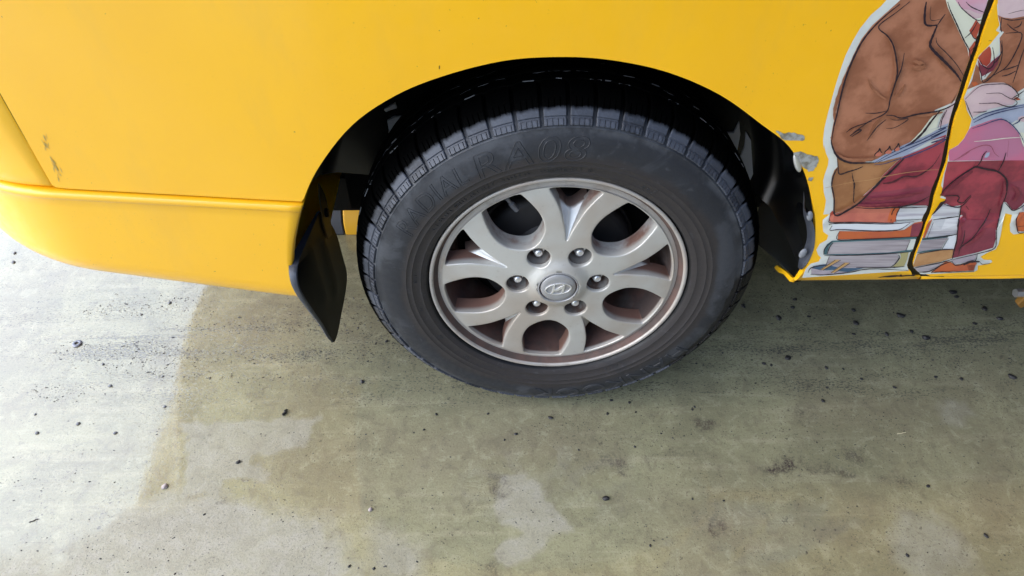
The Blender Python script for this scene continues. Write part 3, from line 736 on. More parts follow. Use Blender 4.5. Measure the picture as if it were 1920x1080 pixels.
decal('rusty_edge', [(1645, 519), (1670, 515.5), (1700, 515), (1716, 513.5), (1712, 517), (1690, 518), (1668, 519.5)], M['rust'], 0.0009, 3, van, 0.6)

# ---- printed vinyl sticker: drawing of a seated man on a pile of books
def ink(name, col, col2=None, rough=0.30, sc=28, streak=False):
    m = mat('print_' + name, col, rough, 0, 0.4, 0.3, 0.12)
    if col2:
        n = N(m)
        v = n.mapped((6, 1, 130)) if streak else None
        f = n.noise(1.0 if streak else sc, 5, 0.62, vec=v)
        n.color(n.mix(n.ramp(f, 0.40, 0.62), col, col2)); n.bump(n.noise(300, 3, 0.6), 0.0002, 0.15)
    return m
INK = dict(white=ink('white', (0.62, 0.64, 0.58), (0.56, 0.58, 0.54)), cream=ink('cream', (0.66, 0.66, 0.52)), brown=ink('brown', (0.40, 0.168, 0.094), (0.265, 0.10, 0.052), sc=20),
           tan=ink('tan', (0.40, 0.19, 0.080), (0.29, 0.125, 0.052), sc=24), line=ink('line', (0.022, 0.012, 0.020)), maroon=ink('maroon', (0.36, 0.055, 0.072), (0.20, 0.034, 0.048), sc=18),
           plum=ink('plum', (0.27, 0.052, 0.075), (0.19, 0.035, 0.055), sc=18), pink=ink('pink', (0.52, 0.15, 0.24), (0.44, 0.17, 0.26), sc=14), skin=ink('skin', (0.62, 0.465, 0.455), (0.56, 0.40, 0.41), sc=20),
           blush=ink('blush', (0.62, 0.30, 0.36), (0.58, 0.38, 0.44), sc=12), slate=ink('slate', (0.37, 0.40, 0.49), (0.32, 0.36, 0.46)), blueline=ink('blueline', (0.03, 0.045, 0.12)),
           red=ink('red', (0.44, 0.085, 0.045), (0.36, 0.055, 0.035)), coral=ink('coral', (0.50, 0.155, 0.10), (0.42, 0.12, 0.085), sc=30), orange=ink('orange', (0.50, 0.12, 0.04), (0.44, 0.10, 0.045)),
           pages=ink('pages', (0.58, 0.58, 0.58), (0.36, 0.34, 0.37), streak=True), pages2=ink('pages2', (0.40, 0.36, 0.37), (0.27, 0.235, 0.25), streak=True), teal=ink('teal', (0.065, 0.15, 0.165), (0.05, 0.11, 0.13)), blue=ink('blue', (0.05, 0.10, 0.165)),
           olive=ink('olive', (0.36, 0.32, 0.15)), ochre=ink('ochre', (0.46, 0.25, 0.11), (0.40, 0.20, 0.085)), band=ink('band', (0.50, 0.30, 0.12)), brownshade=ink('brownshade', (0.235, 0.088, 0.044), (0.33, 0.135, 0.072), sc=40), maroonshade=ink('maroonshade', (0.150, 0.022, 0.036), (0.24, 0.040, 0.055), sc=40), sock=ink('sock', (0.38, 0.33, 0.36), (0.30, 0.26, 0.30)), paper=ink('paper', (0.66, 0.68, 0.70)))
KEYS = list(INK)
def zoomer(ox, oy, s): return lambda P: [(ox + x / s, oy + y / s) for x, y in P]
ZA, ZB, ZC, ZD = zoomer(1480, 0, 3.857), zoomer(1480, 250, 3.375), zoomer(1700, 0, 7.2), zoomer(1700, 140, 7.2)
ZE, ZF, ZG, ZH = zoomer(1700, 280, 7.2), zoomer(1700, 410, 7.2), zoomer(1500, 340, 5.4), zoomer(1530, 200, 6.75)
class Art:
    def __init__(s, base): s.bm = bmesh.new(); s.k = 0; s.base = base
    def fill(s, ink_, px, smooth=0):
        s.k += 1
        pts = catmull(px, smooth, True) if smooth else px
        t = bmesh.new(); 
        try: f = t.faces.new([t.verts.new((q[0], 0, q[2])) for q in (on_side(*p) for p in pts)])
        except Exception: t.free(); return
        gridcut(t, 0.03); bmesh.ops.triangulate(t, faces=t.faces[:])
        s._add(t, ink_)
    def _add(s, t, ink_):
        off = s.base + 0.00045 + 0.00006 * s.k
        vm = {}
        for v in t.verts: vm[v] = s.bm.verts.new((v.co.x, S(v.co.x, v.co.z) - off, v.co.z))
        for f in t.faces:
            q = s.bm.faces.new([vm[v] for v in f.verts]); q.material_index = KEYS.index(ink_)
            q.normal_update()
            if q.normal.y > 0: q.normal_flip()
        t.free()
    def line(s, px, w_=1.6, ink_='line', taper=True, smooth=5):
        s.k += 1
        P = catmull(px, smooth) if len(px) > 2 else [np.array(px[0], float), np.array(px[1], float)]
        t = bmesh.new(); prev = None; m_ = len(P)
        for i, p in enumerate(P):
            d_ = P[min(i + 1, m_ - 1)] - P[max(i - 1, 0)]; L = math.hypot(*d_) + 1e-9; nn = np.array([-d_[1], d_[0]]) / L
            u = i / (m_ - 1); ww = 1.12 * w_ * (0.5 + 0.7 * math.sin(math.pi * u) if taper else 1.0) * (1 + 0.18 * math.sin(i * 2.3)) / 2
            a, b = on_side(*(p + nn * ww)), on_side(*(p - nn * ww))
            cur = (t.verts.new((a[0], 0, a[2])), t.verts.new((b[0], 0, b[2])))
            if prev: t.faces.new((prev[0], prev[1], cur[1], cur[0]))
            prev = cur
        s._add(t, ink_)
    def done(s, name, label):
        o = bm_obj(name, s.bm, [INK[k_] for k_ in KEYS], van, None, recalc=False); o['label'] = label; return o
def gapL(y0, y1):   # edge of the panel between two heights (photo rows), going down
    P = [p for p in GL if y0 <= p[1] <= y1]; return [(x - 0.8, y) for x, y in P]
def gapR(y0, y1):
    P = [p for p in GR if y0 <= p[1] <= y1]; return [(x + 2.6, y) for x, y in P]
A = Art(0.0)
# white border
A.fill('white', ZA([(700, 0), (660, 45), (590, 105), (510, 205), (455, 300), (405, 400), (370, 500), (335, 610), (305, 720), (275, 830), (252, 930), (243, 1010), (247, 1080)]) +
       ZH([(100, 480), (125, 590), (158, 660), (150, 740), (110, 850), (88, 940), (95, 1030)]) + ZG([(240, 110), (262, 190), (250, 270), (230, 350), (228, 440), (235, 510), (285, 545), (270, 590), (200, 630), (165, 690), (180, 740), (210, 770), (190, 810), (110, 830), (60, 880), (20, 975), (300, 955), (700, 930), (1100, 903)]) +
       gapL(0, 503)[::-1] + [(1863, -80), (1676, -80)])
# jacket
A.fill('brown', ZA([(800, 0), (700, 90), (600, 180), (520, 280), (460, 400), (410, 520), (370, 660), (340, 800), (315, 900), (300, 990)]) + ZH([(180, 380), (190, 470), (230, 570), (300, 640), (400, 685), (560, 690), (700, 690), (900, 600), (1100, 500), (1200, 440), (1330, 310), (1500, 80)]) + ZA([(1050, 795), (1180, 740)]) + ZD([(590, 395), (650, 340)]) +
       gapL(90, 180)[::-1] + ZC([(835, 760), (815, 650), (740, 510), (660, 330), (590, 180), (550, 90), (525, 0)]) + [(1772, -80), (1704, -80)])
# skirt of the jacket
A.fill('tan', ZH([(262, 640), (270, 760), (230, 800), (200, 880), (188, 960), (200, 1040)]) + ZG([(315, 60), (335, 170), (345, 325), (400, 310), (540, 240), (640, 140), (720, 70), (800, 0)]) + ZH([(830, 880), (920, 790), (1010, 700), (1110, 620), (1000, 640), (850, 690), (700, 705), (560, 695), (400, 690), (300, 645)]))
# shirt, chin, tie, bow on the panel side
A.fill('cream', ZC([(525, 0), (550, 90), (590, 180), (660, 330), (740, 510), (830, 660), (905, 540), (960, 470), (985, 330), (1000, 240), (930, 240), (860, 210), (760, 130), (700, 60), (660, 0)]) + [(1794, -80), (1776, -80)])
A.fill('blush', ZC([(655, 0), (700, 70), (780, 150), (870, 220), (930, 248), (1000, 230), (1035, 170), (1075, 60)]) + [(1861, -80), (1794, -80)])
A.fill('skin', ZC([(760, 120), (860, 200), (940, 240), (1010, 215), (1020, 190), (930, 170), (850, 130)]))
A.fill('red', ZC([(930, 262), (880, 350), (840, 410), (870, 470), (930, 520), (960, 440), (990, 330)]))
A.fill('red', ZC([(915, 545), (835, 660), (835, 760), (870, 720), (920, 590)]))
# cuff, wrist, board, trousers
A.fill('cream', ZH([(1540, 30), (1440, 150), (1330, 300), (1195, 440), (1300, 400), (1450, 330), (1550, 265)]) + ZD([(400, 710), (440, 560), (520, 440)]))
A.fill('skin', ZD([(655, 345), (590, 400), (520, 450), (470, 560), (430, 700), (560, 655), (610, 480)]))
A.fill('maroon', ZH([(1110, 620), (1300, 545), (1480, 465), (1620, 380)]) + ZD([(300, 890), (530, 800)]) + gapL(265, 382) + ZG([(1295, 240), (1100, 240), (900, 240), (720, 250), (540, 240), (640, 145), (720, 70), (800, 0)]) + ZH([(830, 880), (920, 790), (1010, 700)]))
A.fill('plum', ZG([(700, 110), (900, 90), (1150, 60), (1290, 40)]) + gapL(352, 382) + ZG([(1290, 238), (1100, 236), (900, 238), (720, 246), (548, 238), (640, 160)]))
A.fill('slate', ZH([(710, 690), (900, 580), (1100, 480), (1300, 400), (1450, 330), (1620, 235)]) + ZD([(250, 760), (400, 710), (555, 650)]) + ZD([(535, 800), (300, 890), (0, 1060)]) + ZH([(1480, 465), (1300, 545), (1110, 620), (900, 670), (740, 705)]))
# books
A.fill('coral', ZG([(345, 325), (300, 345), (292, 390), (310, 408), (560, 405), (940, 415), (965, 390), (975, 320), (1010, 255), (900, 245), (720, 252), (545, 245), (400, 310)]))
A.fill('red', ZG([(300, 320), (325, 290), (345, 330), (320, 350), (300, 345)]))
A.fill('orange', ZG([(880, 400), (900, 320), (930, 250), (1010, 250), (975, 310), (965, 400), (940, 412)]))
A.fill('pages', ZG([(1010, 255), (975, 320), (970, 385), (1230, 372), (1270, 300), (1290, 245)]))
A.fill('paper', ZG([(320, 415), (560, 412), (900, 420), (1050, 405), (1160, 400), (1060, 470), (900, 490), (700, 490), (400, 480), (300, 485), (320, 440)]))
A.fill('orange', ZG([(395, 498), (380, 540), (380, 582), (700, 575), (1110, 555), (1190, 550), (1225, 470), (1240, 400), (1160, 412), (1050, 485), (900, 502), (700, 502)]))
A.fill('plum', ZG([(1130, 430), (1230, 410), (1225, 470), (1190, 548), (1110, 552), (1120, 490)]))
A.fill('teal', ZG([(235, 735), (240, 680), (270, 630), (320, 595), (600, 580), (1000, 562), (1180, 552), (1175, 575), (1110, 580), (600, 600), (330, 610), (290, 650), (265, 730), (600, 728), (1000, 700), (1135, 685), (1130, 702), (900, 722), (400, 742)]))
A.fill('pages2', ZG([(330, 612), (600, 600), (1110, 582), (1070, 690), (900, 712), (500, 728), (268, 728), (290, 655)]))
A.fill('white', ZG([(1115, 580), (1170, 577), (1140, 680), (1075, 688)]))
A.fill('pages2', ZG([(290, 750), (600, 740), (980, 725), (995, 760), (960, 820), (900, 860), (420, 875), (245, 850), (270, 810)]))
A.fill('olive', ZG([(1010, 720), (1095, 708), (1080, 780), (1050, 850), (930, 862), (980, 815), (1020, 760)]))
A.fill('blue', ZG([(130, 850), (250, 830), (400, 870), (640, 870), (480, 912), (330, 890), (200, 890), (110, 880)]))
A.fill('sock', ZG([(110, 870), (200, 890), (330, 900), (480, 912), (240, 938), (110, 930)]))
A.fill('band', ZG([(350, 785), (405, 785), (225, 890), (200, 885)])); A.fill('band', ZG([(445, 815), (500, 815), (340, 918), (305, 915)]))
for P in ([(975, 245), (930, 300), (915, 400)], [(1010, 255), (975, 320), (965, 405)], [(300, 330), (292, 385), (310, 408), (560, 405), (940, 414)], [(290, 435), (320, 420), (560, 415), (900, 422), (1150, 400)], [(320, 440), (300, 488), (400, 478), (700, 492), (900, 490), (1010, 475), (1110, 410)],
          [(395, 495), (375, 580), (600, 578), (1000, 560), (1180, 550)], [(235, 735), (245, 670), (320, 595)], [(268, 728), (295, 655), (330, 612)], [(240, 740), (500, 738), (900, 722), (1130, 700)], [(1110, 582), (1065, 690)], [(985, 730), (1000, 760), (950, 830), (905, 858)], [(290, 750), (250, 850)],
          [(75, 915), (110, 862), (250, 835)], [(100, 930), (240, 935), (480, 912), (700, 875), (1090, 890)], [(560, 860), (905, 860), (1050, 850)], [(200, 885), (350, 785)], [(225, 890), (405, 785)], [(305, 915), (445, 815)], [(340, 918), (500, 815)], [(975, 385), (1230, 375)]):
    A.line(ZG(P), 1.3)
# washes of darker colour along the folds
for P, w_ in ((ZA([(700, 250), (745, 330), (768, 470), (755, 560), (715, 690)]), 6), (ZA([(800, 480), (765, 590), (735, 690)]), 5), (ZA([(560, 560), (600, 640), (690, 710)]), 3.5), (ZA([(330, 900), (320, 800), (350, 680), (400, 540), (450, 420)]), 5), (ZH([(240, 560), (330, 640), (450, 665), (600, 660), (720, 640)]), 6),
              (ZA([(690, 835), (620, 880), (560, 990)]), 4), (ZC([(330, 600), (450, 800), (560, 910), (640, 1010)]), 7), (ZA([(560, 880), (480, 920), (430, 960)]), 4), (ZA([(830, 600), (790, 660), (760, 690)]), 4), (ZG([(345, 300), (450, 270), (560, 205), (640, 130)]), 4), (ZA([(900, 830), (1000, 820), (1100, 800)]), 4), (ZC([(80, 800), (200, 860), (150, 900), (60, 880)]), 8)):
    A.line(P, w_, 'brownshade')
for P, w_ in ((ZG([(560, 225), (720, 230), (900, 222), (1100, 215), (1280, 200)]), 5), (ZH([(830, 950), (950, 935), (1100, 870), (1250, 865), (1400, 780)]), 4), (ZG([(650, 170), (800, 160), (1000, 140), (1250, 90)]), 4)): A.line(P, w_, 'maroonshade')
# inked contours
A.line(ZA([(790, 20), (700, 90), (600, 185), (520, 285), (460, 400), (410, 520), (370, 660), (340, 800), (315, 900), (300, 1000)]), 2.6)
A.line(ZH([(178, 400), (190, 470), (235, 580), (310, 650), (420, 688), (560, 692), (720, 688)]), 3.0)
A.line(ZH([(262, 620), (265, 740), (285, 832), (400, 800), (500, 770), (580, 735)]), 2.0); A.line(ZH([(250, 765), (205, 860), (185, 970), (200, 1070)]), 2.2)
A.line(ZG([(312, 20), (335, 150), (345, 325), (480, 270), (600, 190), (700, 90), (800, 0)]), 2.6); A.line(ZH([(700, 1020), (820, 900), (950, 780), (1100, 630)]), 3.2)
A.line(ZG([(530, 0), (535, 90), (530, 180), (548, 200)]), 1.4); A.line(ZH([(440, 815), (455, 900), (475, 970), (460, 1060)]), 1.6)
A.line(ZA([(860, 0), (760, 80), (650, 160), (640, 200), (700, 250), (745, 330), (770, 480), (760, 570), (720, 700), (690, 800), (560, 870), (430, 970)]), 2.2)
A.line(ZA([(820, 370), (800, 480), (760, 580), (720, 690)]), 1.6); A.line(ZA([(540, 805), (620, 805), (690, 790)]), 1.4)
A.line(ZA([(400, 945), (460, 905), (590, 862)]), 1.4); A.line(ZA([(430, 970), (480, 930), (510, 930), (440, 975)]), 2.0); A.line(ZA([(690, 850), (620, 910), (550, 1005)]), 1.4)
A.line(ZA([(690, 820), (740, 822), (800, 840), (900, 815), (1000, 800), (1080, 785), (1170, 745), (1230, 690)]), 2.2); A.line(ZA([(720, 845), (760, 855), (850, 845), (760, 905), (690, 915)]), 1.2)
A.line(ZC([(240, 0), (220, 150), (235, 310), (390, 315)]), 3.4); A.line(ZC([(390, 315), (440, 240), (495, 165)]), 1.6); A.line(ZC([(300, 60), (300, 245), (440, 230)]), 1.0)
A.line(ZC([(385, 320), (340, 430), (290, 570), (330, 650), (450, 770), (560, 880), (650, 980), (710, 1075)]), 4.2, taper=True)
A.line(ZC([(370, 480), (390, 570), (520, 700), (650, 850), (760, 1030)]), 1.4)
A.line(ZC([(525, 0), (555, 100), (600, 200), (660, 330), (740, 510), (815, 650), (835, 780)]), 2.0); A.line(ZC([(755, 490), (850, 400), (930, 262)]), 1.4); A.line(ZC([(845, 420), (870, 480), (935, 540), (830, 665)]), 1.4)
A.line(ZC([(665, 0), (700, 70), (790, 155), (880, 225), (940, 250), (1000, 235)]), 1.6); A.line(ZC([(770, 0), (830, 60), (920, 105), (1040, 150)]), 1.6)
A.line(ZH([(1540, 30), (1440, 150), (1330, 300), (1190, 430), (1110, 470)]), 3.0); A.line(ZD([(520, 440), (450, 580), (430, 705)]), 1.4); A.line(ZD([(490, 470), (440, 560), (395, 690)]), 0.8)
A.line(ZH([(715, 685), (900, 575), (1100, 480), (1300, 400), (1450, 325), (1620, 238)]) + ZD([(400, 712), (555, 655)]), 1.5, 'blueline'); A.line(ZH([(760, 675), (950, 590), (1150, 500), (1400, 390), (1620, 275)]) + ZD([(300, 815), (550, 700)]), 1.5, 'blueline')
A.line(ZH([(720, 705), (850, 690), (1000, 640), (1110, 615), (1300, 545), (1480, 465), (1620, 380)]) + ZD([(300, 890), (535, 800)]), 1.6, 'blueline')
for cx, cy, r_ in ((770, 570, 45), (895, 540, 45), (1005, 505, 32)):
    A.fill('coral', ZH([(cx - r_, cy + 20), (cx - r_ * 0.4, cy - 20), (cx + r_, cy - 15), (cx + r_ * 0.7, cy + 18), (cx - r_ * 0.3, cy + 28)])); A.line(ZH([(cx - r_, cy + 28), (cx - r_, cy), (cx, cy - 40), (cx + 15, cy - 70), (cx + 25, cy - 40), (cx + r_, cy - 15)]), 1.8)
A.line(ZH([(830, 940), (950, 920), (1100, 850), (1250, 850), (1400, 760), (1480, 680), (1550, 560)]), 1.1); A.line(ZG([(545, 240), (720, 248), (900, 240), (1000, 232), (1150, 195), (1290, 125)]), 1.8); A.line(ZG([(900, 240), (1100, 240), (1290, 232)]), 1.3)
A.line(ZH([(95, 995), (250, 960), (450, 920), (650, 895), (850, 850), (1100, 805), (1400, 770), (1530, 765)]), 0.8, 'ochre')
A.done('panel_sticker', 'printed vinyl drawing of a brown jacket, knees and book pile')

B = Art(0.002)
# right half on the door: torn along the gap so the yellow shows
B.fill('white', ZE([(490, 560), (440, 640), (520, 660), (450, 740), (340, 870)]) + [(1737, 420)] + ZF([(290, 20), (200, 250), (130, 440), (80, 590), (90, 650), (180, 735), (300, 735), (600, 720), (900, 705), (945, 680), (950, 620), (1090, 600), (1145, 570), (1130, 545), (1030, 540), (985, 500), (1090, 440), (1190, 400), (1230, 330), (1260, 200), (1290, 20)]) +
       ZE([(1320, 850), (1410, 870), (1390, 980)]) + ZF([(1380, 60), (1385, 160), (1430, 200), (1584, 180)]) + [(2040, 434), (2040, -80), (1902, -80)] + ZC([(1205, 60), (1215, 200), (1240, 330), (1190, 400), (1240, 430), (1110, 590), (960, 740), (925, 840)]) + ZD([(800, 200), (760, 300), (790, 400), (800, 470), (865, 590), (830, 720), (760, 850), (680, 940), (570, 1000)]) + ZE([(560, 20), (540, 160), (490, 320), (455, 470)]))
B.fill('brown', ZC([(1215, 190), (1250, 320), (1240, 400), (1300, 420), (1240, 500), (1250, 720), (1190, 880), (1050, 1050), (990, 1080), (960, 900), (925, 850)]) + ZD([(870, 60), (850, 100), (800, 190), (900, 150), (1000, 110), (1150, 95), (1300, 95), (1400, 140), (1470, 230), (1584, 160)]) + [(2040, 160), (2040, 26)] + ZC([(1584, 200), (1400, 235), (1300, 225)]))
B.fill('skin', [(1904, -80)] + ZC([(1215, 0), (1220, 100), (1230, 200), (1300, 225), (1400, 238), (1584, 205)]) + [(2040, 26), (2040, -80)])
B.fill('cream', ZC([(1215, 505), (1110, 590), (1135, 720), (1135, 800), (1180, 770), (1230, 700), (1240, 620)]))
B.fill('red', ZC([(1100, 610), (1010, 690), (945, 770), (990, 850), (1065, 885), (1115, 830), (1130, 720), (1120, 640)]))
B.fill('plum', ZC([(945, 790), (990, 860), (1065, 890), (1130, 820), (1240, 730), (1215, 850), (1150, 940), (1000, 1020), (960, 930)]))
B.fill('maroon', ZE([(545, 150), (1584, 130)]) + [(2040, 298), (2040, 374)] + ZE([(1584, 690), (1540, 740), (1460, 800), (1410, 800), (1330, 700), (1290, 690), (1270, 800), (1230, 950), (1200, 1080)]) + ZF([(1190, 130), (1190, 260), (1155, 375), (940, 440), (600, 520), (620, 400), (660, 260), (665, 100), (690, 0)]) + ZE([(700, 900), (715, 740), (600, 755), (480, 715), (520, 640), (450, 600), (480, 480), (500, 320)]))
B.fill('plum', ZE([(1340, 430), (1584, 400)]) + [(2040, 335), (2040, 374)] + ZE([(1584, 690), (1540, 740), (1460, 800), (1410, 800), (1330, 690), (1310, 640)]))
B.fill('plum', ZF([(690, 0), (1210, 0), (1190, 130), (1190, 260), (1155, 375), (940, 440), (600, 520), (620, 400), (660, 260), (665, 100)]))
B.fill('pink', ZD([(570, 1000), (680, 940), (760, 850), (830, 720), (860, 690), (1000, 640), (1150, 585), (1260, 570), (1350, 620), (1430, 700), (1500, 780), (1560, 960)]) + [(2040, 280), (2040, 299)] + ZE([(1300, 132), (900, 135), (560, 140), (555, 20)]))
B.fill('cream', ZD([(1500, 770), (1584, 760)]) + [(2040, 248), (2040, 285)] + ZD([(1584, 980), (1540, 900)]))
B.fill('slate', ZD([(865, 590), (1000, 520), (1150, 470), (1300, 430), (1584, 375)]) + [(2040, 190), (2040, 232)] + ZD([(1584, 610), (1460, 600), (1400, 640), (1350, 600), (1250, 565), (1100, 600), (900, 670), (850, 690)]))
B.fill('skin', ZD([(755, 300), (900, 160), (1000, 115), (1150, 95), (1300, 95), (1400, 150), (1470, 240), (1430, 295), (1450, 340), (1420, 390), (1320, 400), (1100, 450), (1000, 490), (870, 560), (830, 500), (800, 450), (790, 390)]))
B.fill('skin', ZD([(1490, 560), (1540, 540), (1584, 545)]) + [(2040, 215), (2040, 226)] + ZD([(1560, 620), (1490, 600)]))
B.fill('orange', ZD([(860, 90), (920, 80), (950, 110), (900, 145), (870, 120)])); B.fill('orange', ZD([(1430, 300), (1470, 285), (1520, 320), (1470, 330)]))
B.fill('pages', ZE([(450, 740), (520, 715), (600, 755), (700, 765), (690, 870), (560, 890), (330, 910), (340, 870)])); B.fill('orange', ZE([(335, 915), (330, 940), (270, 1080)]) + ZF([(230, 240), (205, 240), (260, 60), (290, 20)]))
B.fill('pages', ZE([(340, 945), (690, 880), (665, 1000), (670, 1080)]) + ZF([(660, 180), (480, 210), (250, 235), (270, 150)]))
B.fill('teal', ZF([(195, 245), (480, 212), (570, 200), (530, 235), (300, 262), (195, 275)])); B.fill('pages2', ZF([(190, 280), (300, 265), (540, 235), (450, 385), (300, 400), (130, 430), (160, 350)])); B.fill('paper', ZF([(555, 220), (660, 190), (655, 270), (620, 385), (470, 385)]))
B.fill('teal', ZF([(130, 432), (300, 402), (450, 388), (450, 400), (300, 420), (130, 445)])); B.fill('ochre', ZF([(130, 455), (400, 405), (615, 388), (595, 510), (440, 560), (75, 635), (85, 580)]))
B.fill('pages2', ZF([(90, 640), (440, 575), (430, 610), (280, 700), (130, 690)])); B.fill('sock', ZF([(590, 545), (660, 510), (930, 450), (900, 540), (760, 570), (620, 590)])); B.fill('orange', ZF([(310, 700), (370, 660), (440, 600), (520, 555), (570, 560), (630, 600), (760, 590), (900, 545), (930, 580), (900, 640), (890, 680), (600, 690)]))
B.fill('orange', ZE([(1500, 830), (1584, 820)]) + [(2040, 394), (2040, 428)] + ZF([(1584, 150), (1480, 150), (1450, 60), (1465, 0)])); B.fill('sock', ZE([(1540, 750), (1584, 720)]) + [(2040, 376), (2040, 392)] + ZE([(1584, 815), (1540, 800)]))
B.fill('line', ZE([(520, 665), (440, 690), (380, 780), (310, 880), (370, 830), (450, 750)]))
for P in ([(435, 600), (500, 510), (620, 400), (760, 300), (860, 240), (920, 215), (1050, 245), (1200, 275), (1300, 350), (1335, 420), (1330, 520), (1310, 620), (1270, 720), (1230, 900), (1200, 1040)],): B.line(ZE(P), 2.6)
for P in ([(920, 220), (980, 140), (1010, 60), (1060, 0)], [(1215, 270), (1280, 150), (1320, 20)], [(440, 600), (520, 605), (650, 600), (690, 630), (670, 680), (740, 700), (800, 640), (850, 590)], [(480, 715), (600, 750), (720, 745), (850, 610)], [(780, 740), (820, 790)], [(950, 1060), (1040, 940), (1110, 780)], [(1300, 690), (1350, 740), (1410, 800), (1500, 770), (1584, 710)], [(1500, 830), (1455, 950), (1480, 1080)], [(715, 750), (690, 900), (665, 1020)], [(340, 930), (500, 905), (690, 878)]): B.line(ZE(P), 1.5)
for P, w_ in ((ZE([(470, 600), (560, 510), (680, 400), (800, 310), (870, 270)]), 6), (ZE([(1290, 400), (1300, 520), (1270, 640), (1230, 760)]), 5), (ZE([(720, 800), (760, 880), (730, 1000)]), 5), (ZE([(1400, 470), (1480, 560), (1420, 680)]), 6), (ZF([(700, 60), (690, 220), (640, 420)]), 5), (ZF([(760, 330), (900, 260), (1040, 120)]), 5)): B.line(P, w_, 'maroonshade')
B.line(ZE([(860, 240), (910, 150)]), 0.8); B.line(ZE([(600, 130), (750, 50), (830, 0)]), 0.7, 'plum')
for P in ([(690, 0), (665, 120), (655, 260), (620, 400), (595, 515)], [(1030, 0), (960, 110), (850, 250), (720, 345), (690, 400), (680, 460)], [(1200, 30), (1190, 140), (1185, 260), (1155, 375), (940, 442), (600, 522)], [(590, 545), (640, 600), (760, 575), (900, 540), (930, 450)], [(310, 700), (440, 600), (590, 545)], [(310, 702), (420, 690), (600, 690), (890, 680)], [(195, 245), (480, 210), (660, 180)], [(130, 445), (450, 390), (615, 385)], [(75, 635), (440, 560), (600, 515)], [(130, 690), (280, 680), (430, 600)], [(540, 235), (450, 385)], [(250, 240), (335, 20)], [(1455, 80), (1584, 60)], [(1450, 20), (1480, 155), (1584, 145)], [(760, 120), (740, 260), (700, 340)]): B.line(ZF(P), 1.4)
for i in range(7): B.line(ZF([(790 + i * 4, 600 + i * 13), (905 - i * 3, 598 + i * 12)]), 1.0)
B.line(ZF([(740, 590), (830, 545), (960, 545)]), 3.2); B.line(ZF([(960, 550), (1000, 580), (1100, 565)]), 1.0)
for P in ([(755, 300), (900, 160), (1000, 110), (1150, 95), (1300, 95), (1400, 150), (1475, 245), (1430, 295), (1370, 290), (1290, 250), (1220, 215), (1040, 222)], [(940, 355), (1060, 352), (1180, 350), (1260, 380), (1360, 400), (1440, 370), (1450, 330), (1400, 300)], [(865, 470), (990, 470), (1050, 455)], [(760, 320), (790, 400), (830, 500), (868, 575)], [(1470, 600), (1500, 560), (1584, 530)], [(1380, 290), (1440, 250), (1470, 235), (1584, 155)]): B.line(ZD(P), 1.4)
for P in ([(870, 570), (1000, 500), (1150, 455), (1300, 420), (1584, 365)], [(870, 610), (1000, 545), (1150, 490), (1300, 450), (1584, 390)], [(850, 690), (1000, 640), (1150, 585), (1260, 568), (1360, 620), (1440, 700), (1510, 800), (1580, 960)], [(1390, 640), (1470, 600), (1500, 560)]): B.line(ZD(P), 1.7, 'blueline')
B.line(ZD([(700, 1060), (850, 970), (1000, 915), (1100, 930), (1150, 1020), (1210, 1070)]), 1.0, 'plum'); B.fill('slate', ZD([(1010, 1080), (1040, 1020), (1085, 1005), (1080, 1050), (1050, 1080)])); B.line(ZD([(1340, 850), (1320, 1070)]), 0.8, 'plum')
for P in ([(1230, 205), (1310, 228), (1400, 238), (1584, 208)], [(1240, 200), (1225, 320), (1240, 400)], [(1290, 415), (1400, 405), (1500, 410), (1500, 500), (1400, 720), (1300, 870), (1180, 950), (1010, 1050)], [(1584, 520), (1520, 680), (1470, 830), (1430, 960), (1390, 1080)], [(1260, 910), (1360, 880), (1470, 840)], [(1240, 990), (1330, 970), (1430, 920)], [(1310, 285), (1380, 350), (1470, 400)], [(1400, 345), (1480, 310), (1510, 250)], [(1240, 500), (1245, 700), (1200, 860), (1100, 1000), (990, 1070), (960, 950), (930, 850)], [(1115, 600), (1135, 720), (1130, 830), (1065, 890), (990, 850), (945, 780)], [(1065, 890), (1010, 1000)], [(1215, 510), (1240, 640), (1180, 770), (1130, 815)]): B.line(ZC(P), 1.7)
B.line(ZD([(870, 860), (1100, 840), (1300, 815), (1584, 800)]), 1.1, 'cream'); B.line(ZC([(1320, 150), (1450, 115), (1584, 90)]), 0.7)
B.done('door_sticker', 'other half of the vinyl drawing, torn along the door gap so yellow shows')

# ------------------------------------------------------------------ the wheel
wheel = empty('wheel', (0, 0, WZ), van)
# tyre
prof = [(0.205, 0.03), (0.214, 0.016), (0.2207, 0.010), (0.2222, 0.0010), (0.2236, -0.0036), (0.2265, -0.0062), (0.2325, -0.0085), (0.2340, -0.0094), (0.2356, -0.0091), (0.243, -0.0114), (0.2475, -0.0127), (0.2488, -0.0135), (0.2502, -0.0131), (0.2570, -0.0142), (0.2582, -0.0149), (0.2596, -0.0145),
        (0.268, -0.0150), (0.280, -0.0146), (0.290, -0.0130), (0.299, -0.0104), (0.3065, -0.0068), (0.3085, -0.0068), (0.3102, -0.0048), (0.3135, -0.0020), (0.3195, 0.0052), (0.328, 0.0150), (0.3355, 0.0245), (0.3395, 0.036), (0.3408, 0.055),
        (0.3410, 0.0575), (0.3412, 0.0585), (0.3500, 0.0590), (0.3508, 0.064), (0.3512, 0.075), (0.3508, 0.0790), (0.3430, 0.0796), (0.3430, 0.0850), (0.3510, 0.0856), (0.3518, 0.092), (0.3515, 0.106), (0.3508, 0.1080), (0.3430, 0.1086), (0.3430, 0.1140), (0.3508, 0.1146), (0.3505, 0.13), (0.3495, 0.15), (0.345, 0.175), (0.330, 0.19), (0.30, 0.201), (0.27, 0.203), (0.23, 0.19), (0.21, 0.17)]
NB = 54; NS = NB * 8
tp_r = np.array([p[0] for p in prof[2:25]]); tp_y = np.array([p[1] for p in prof[2:25]])
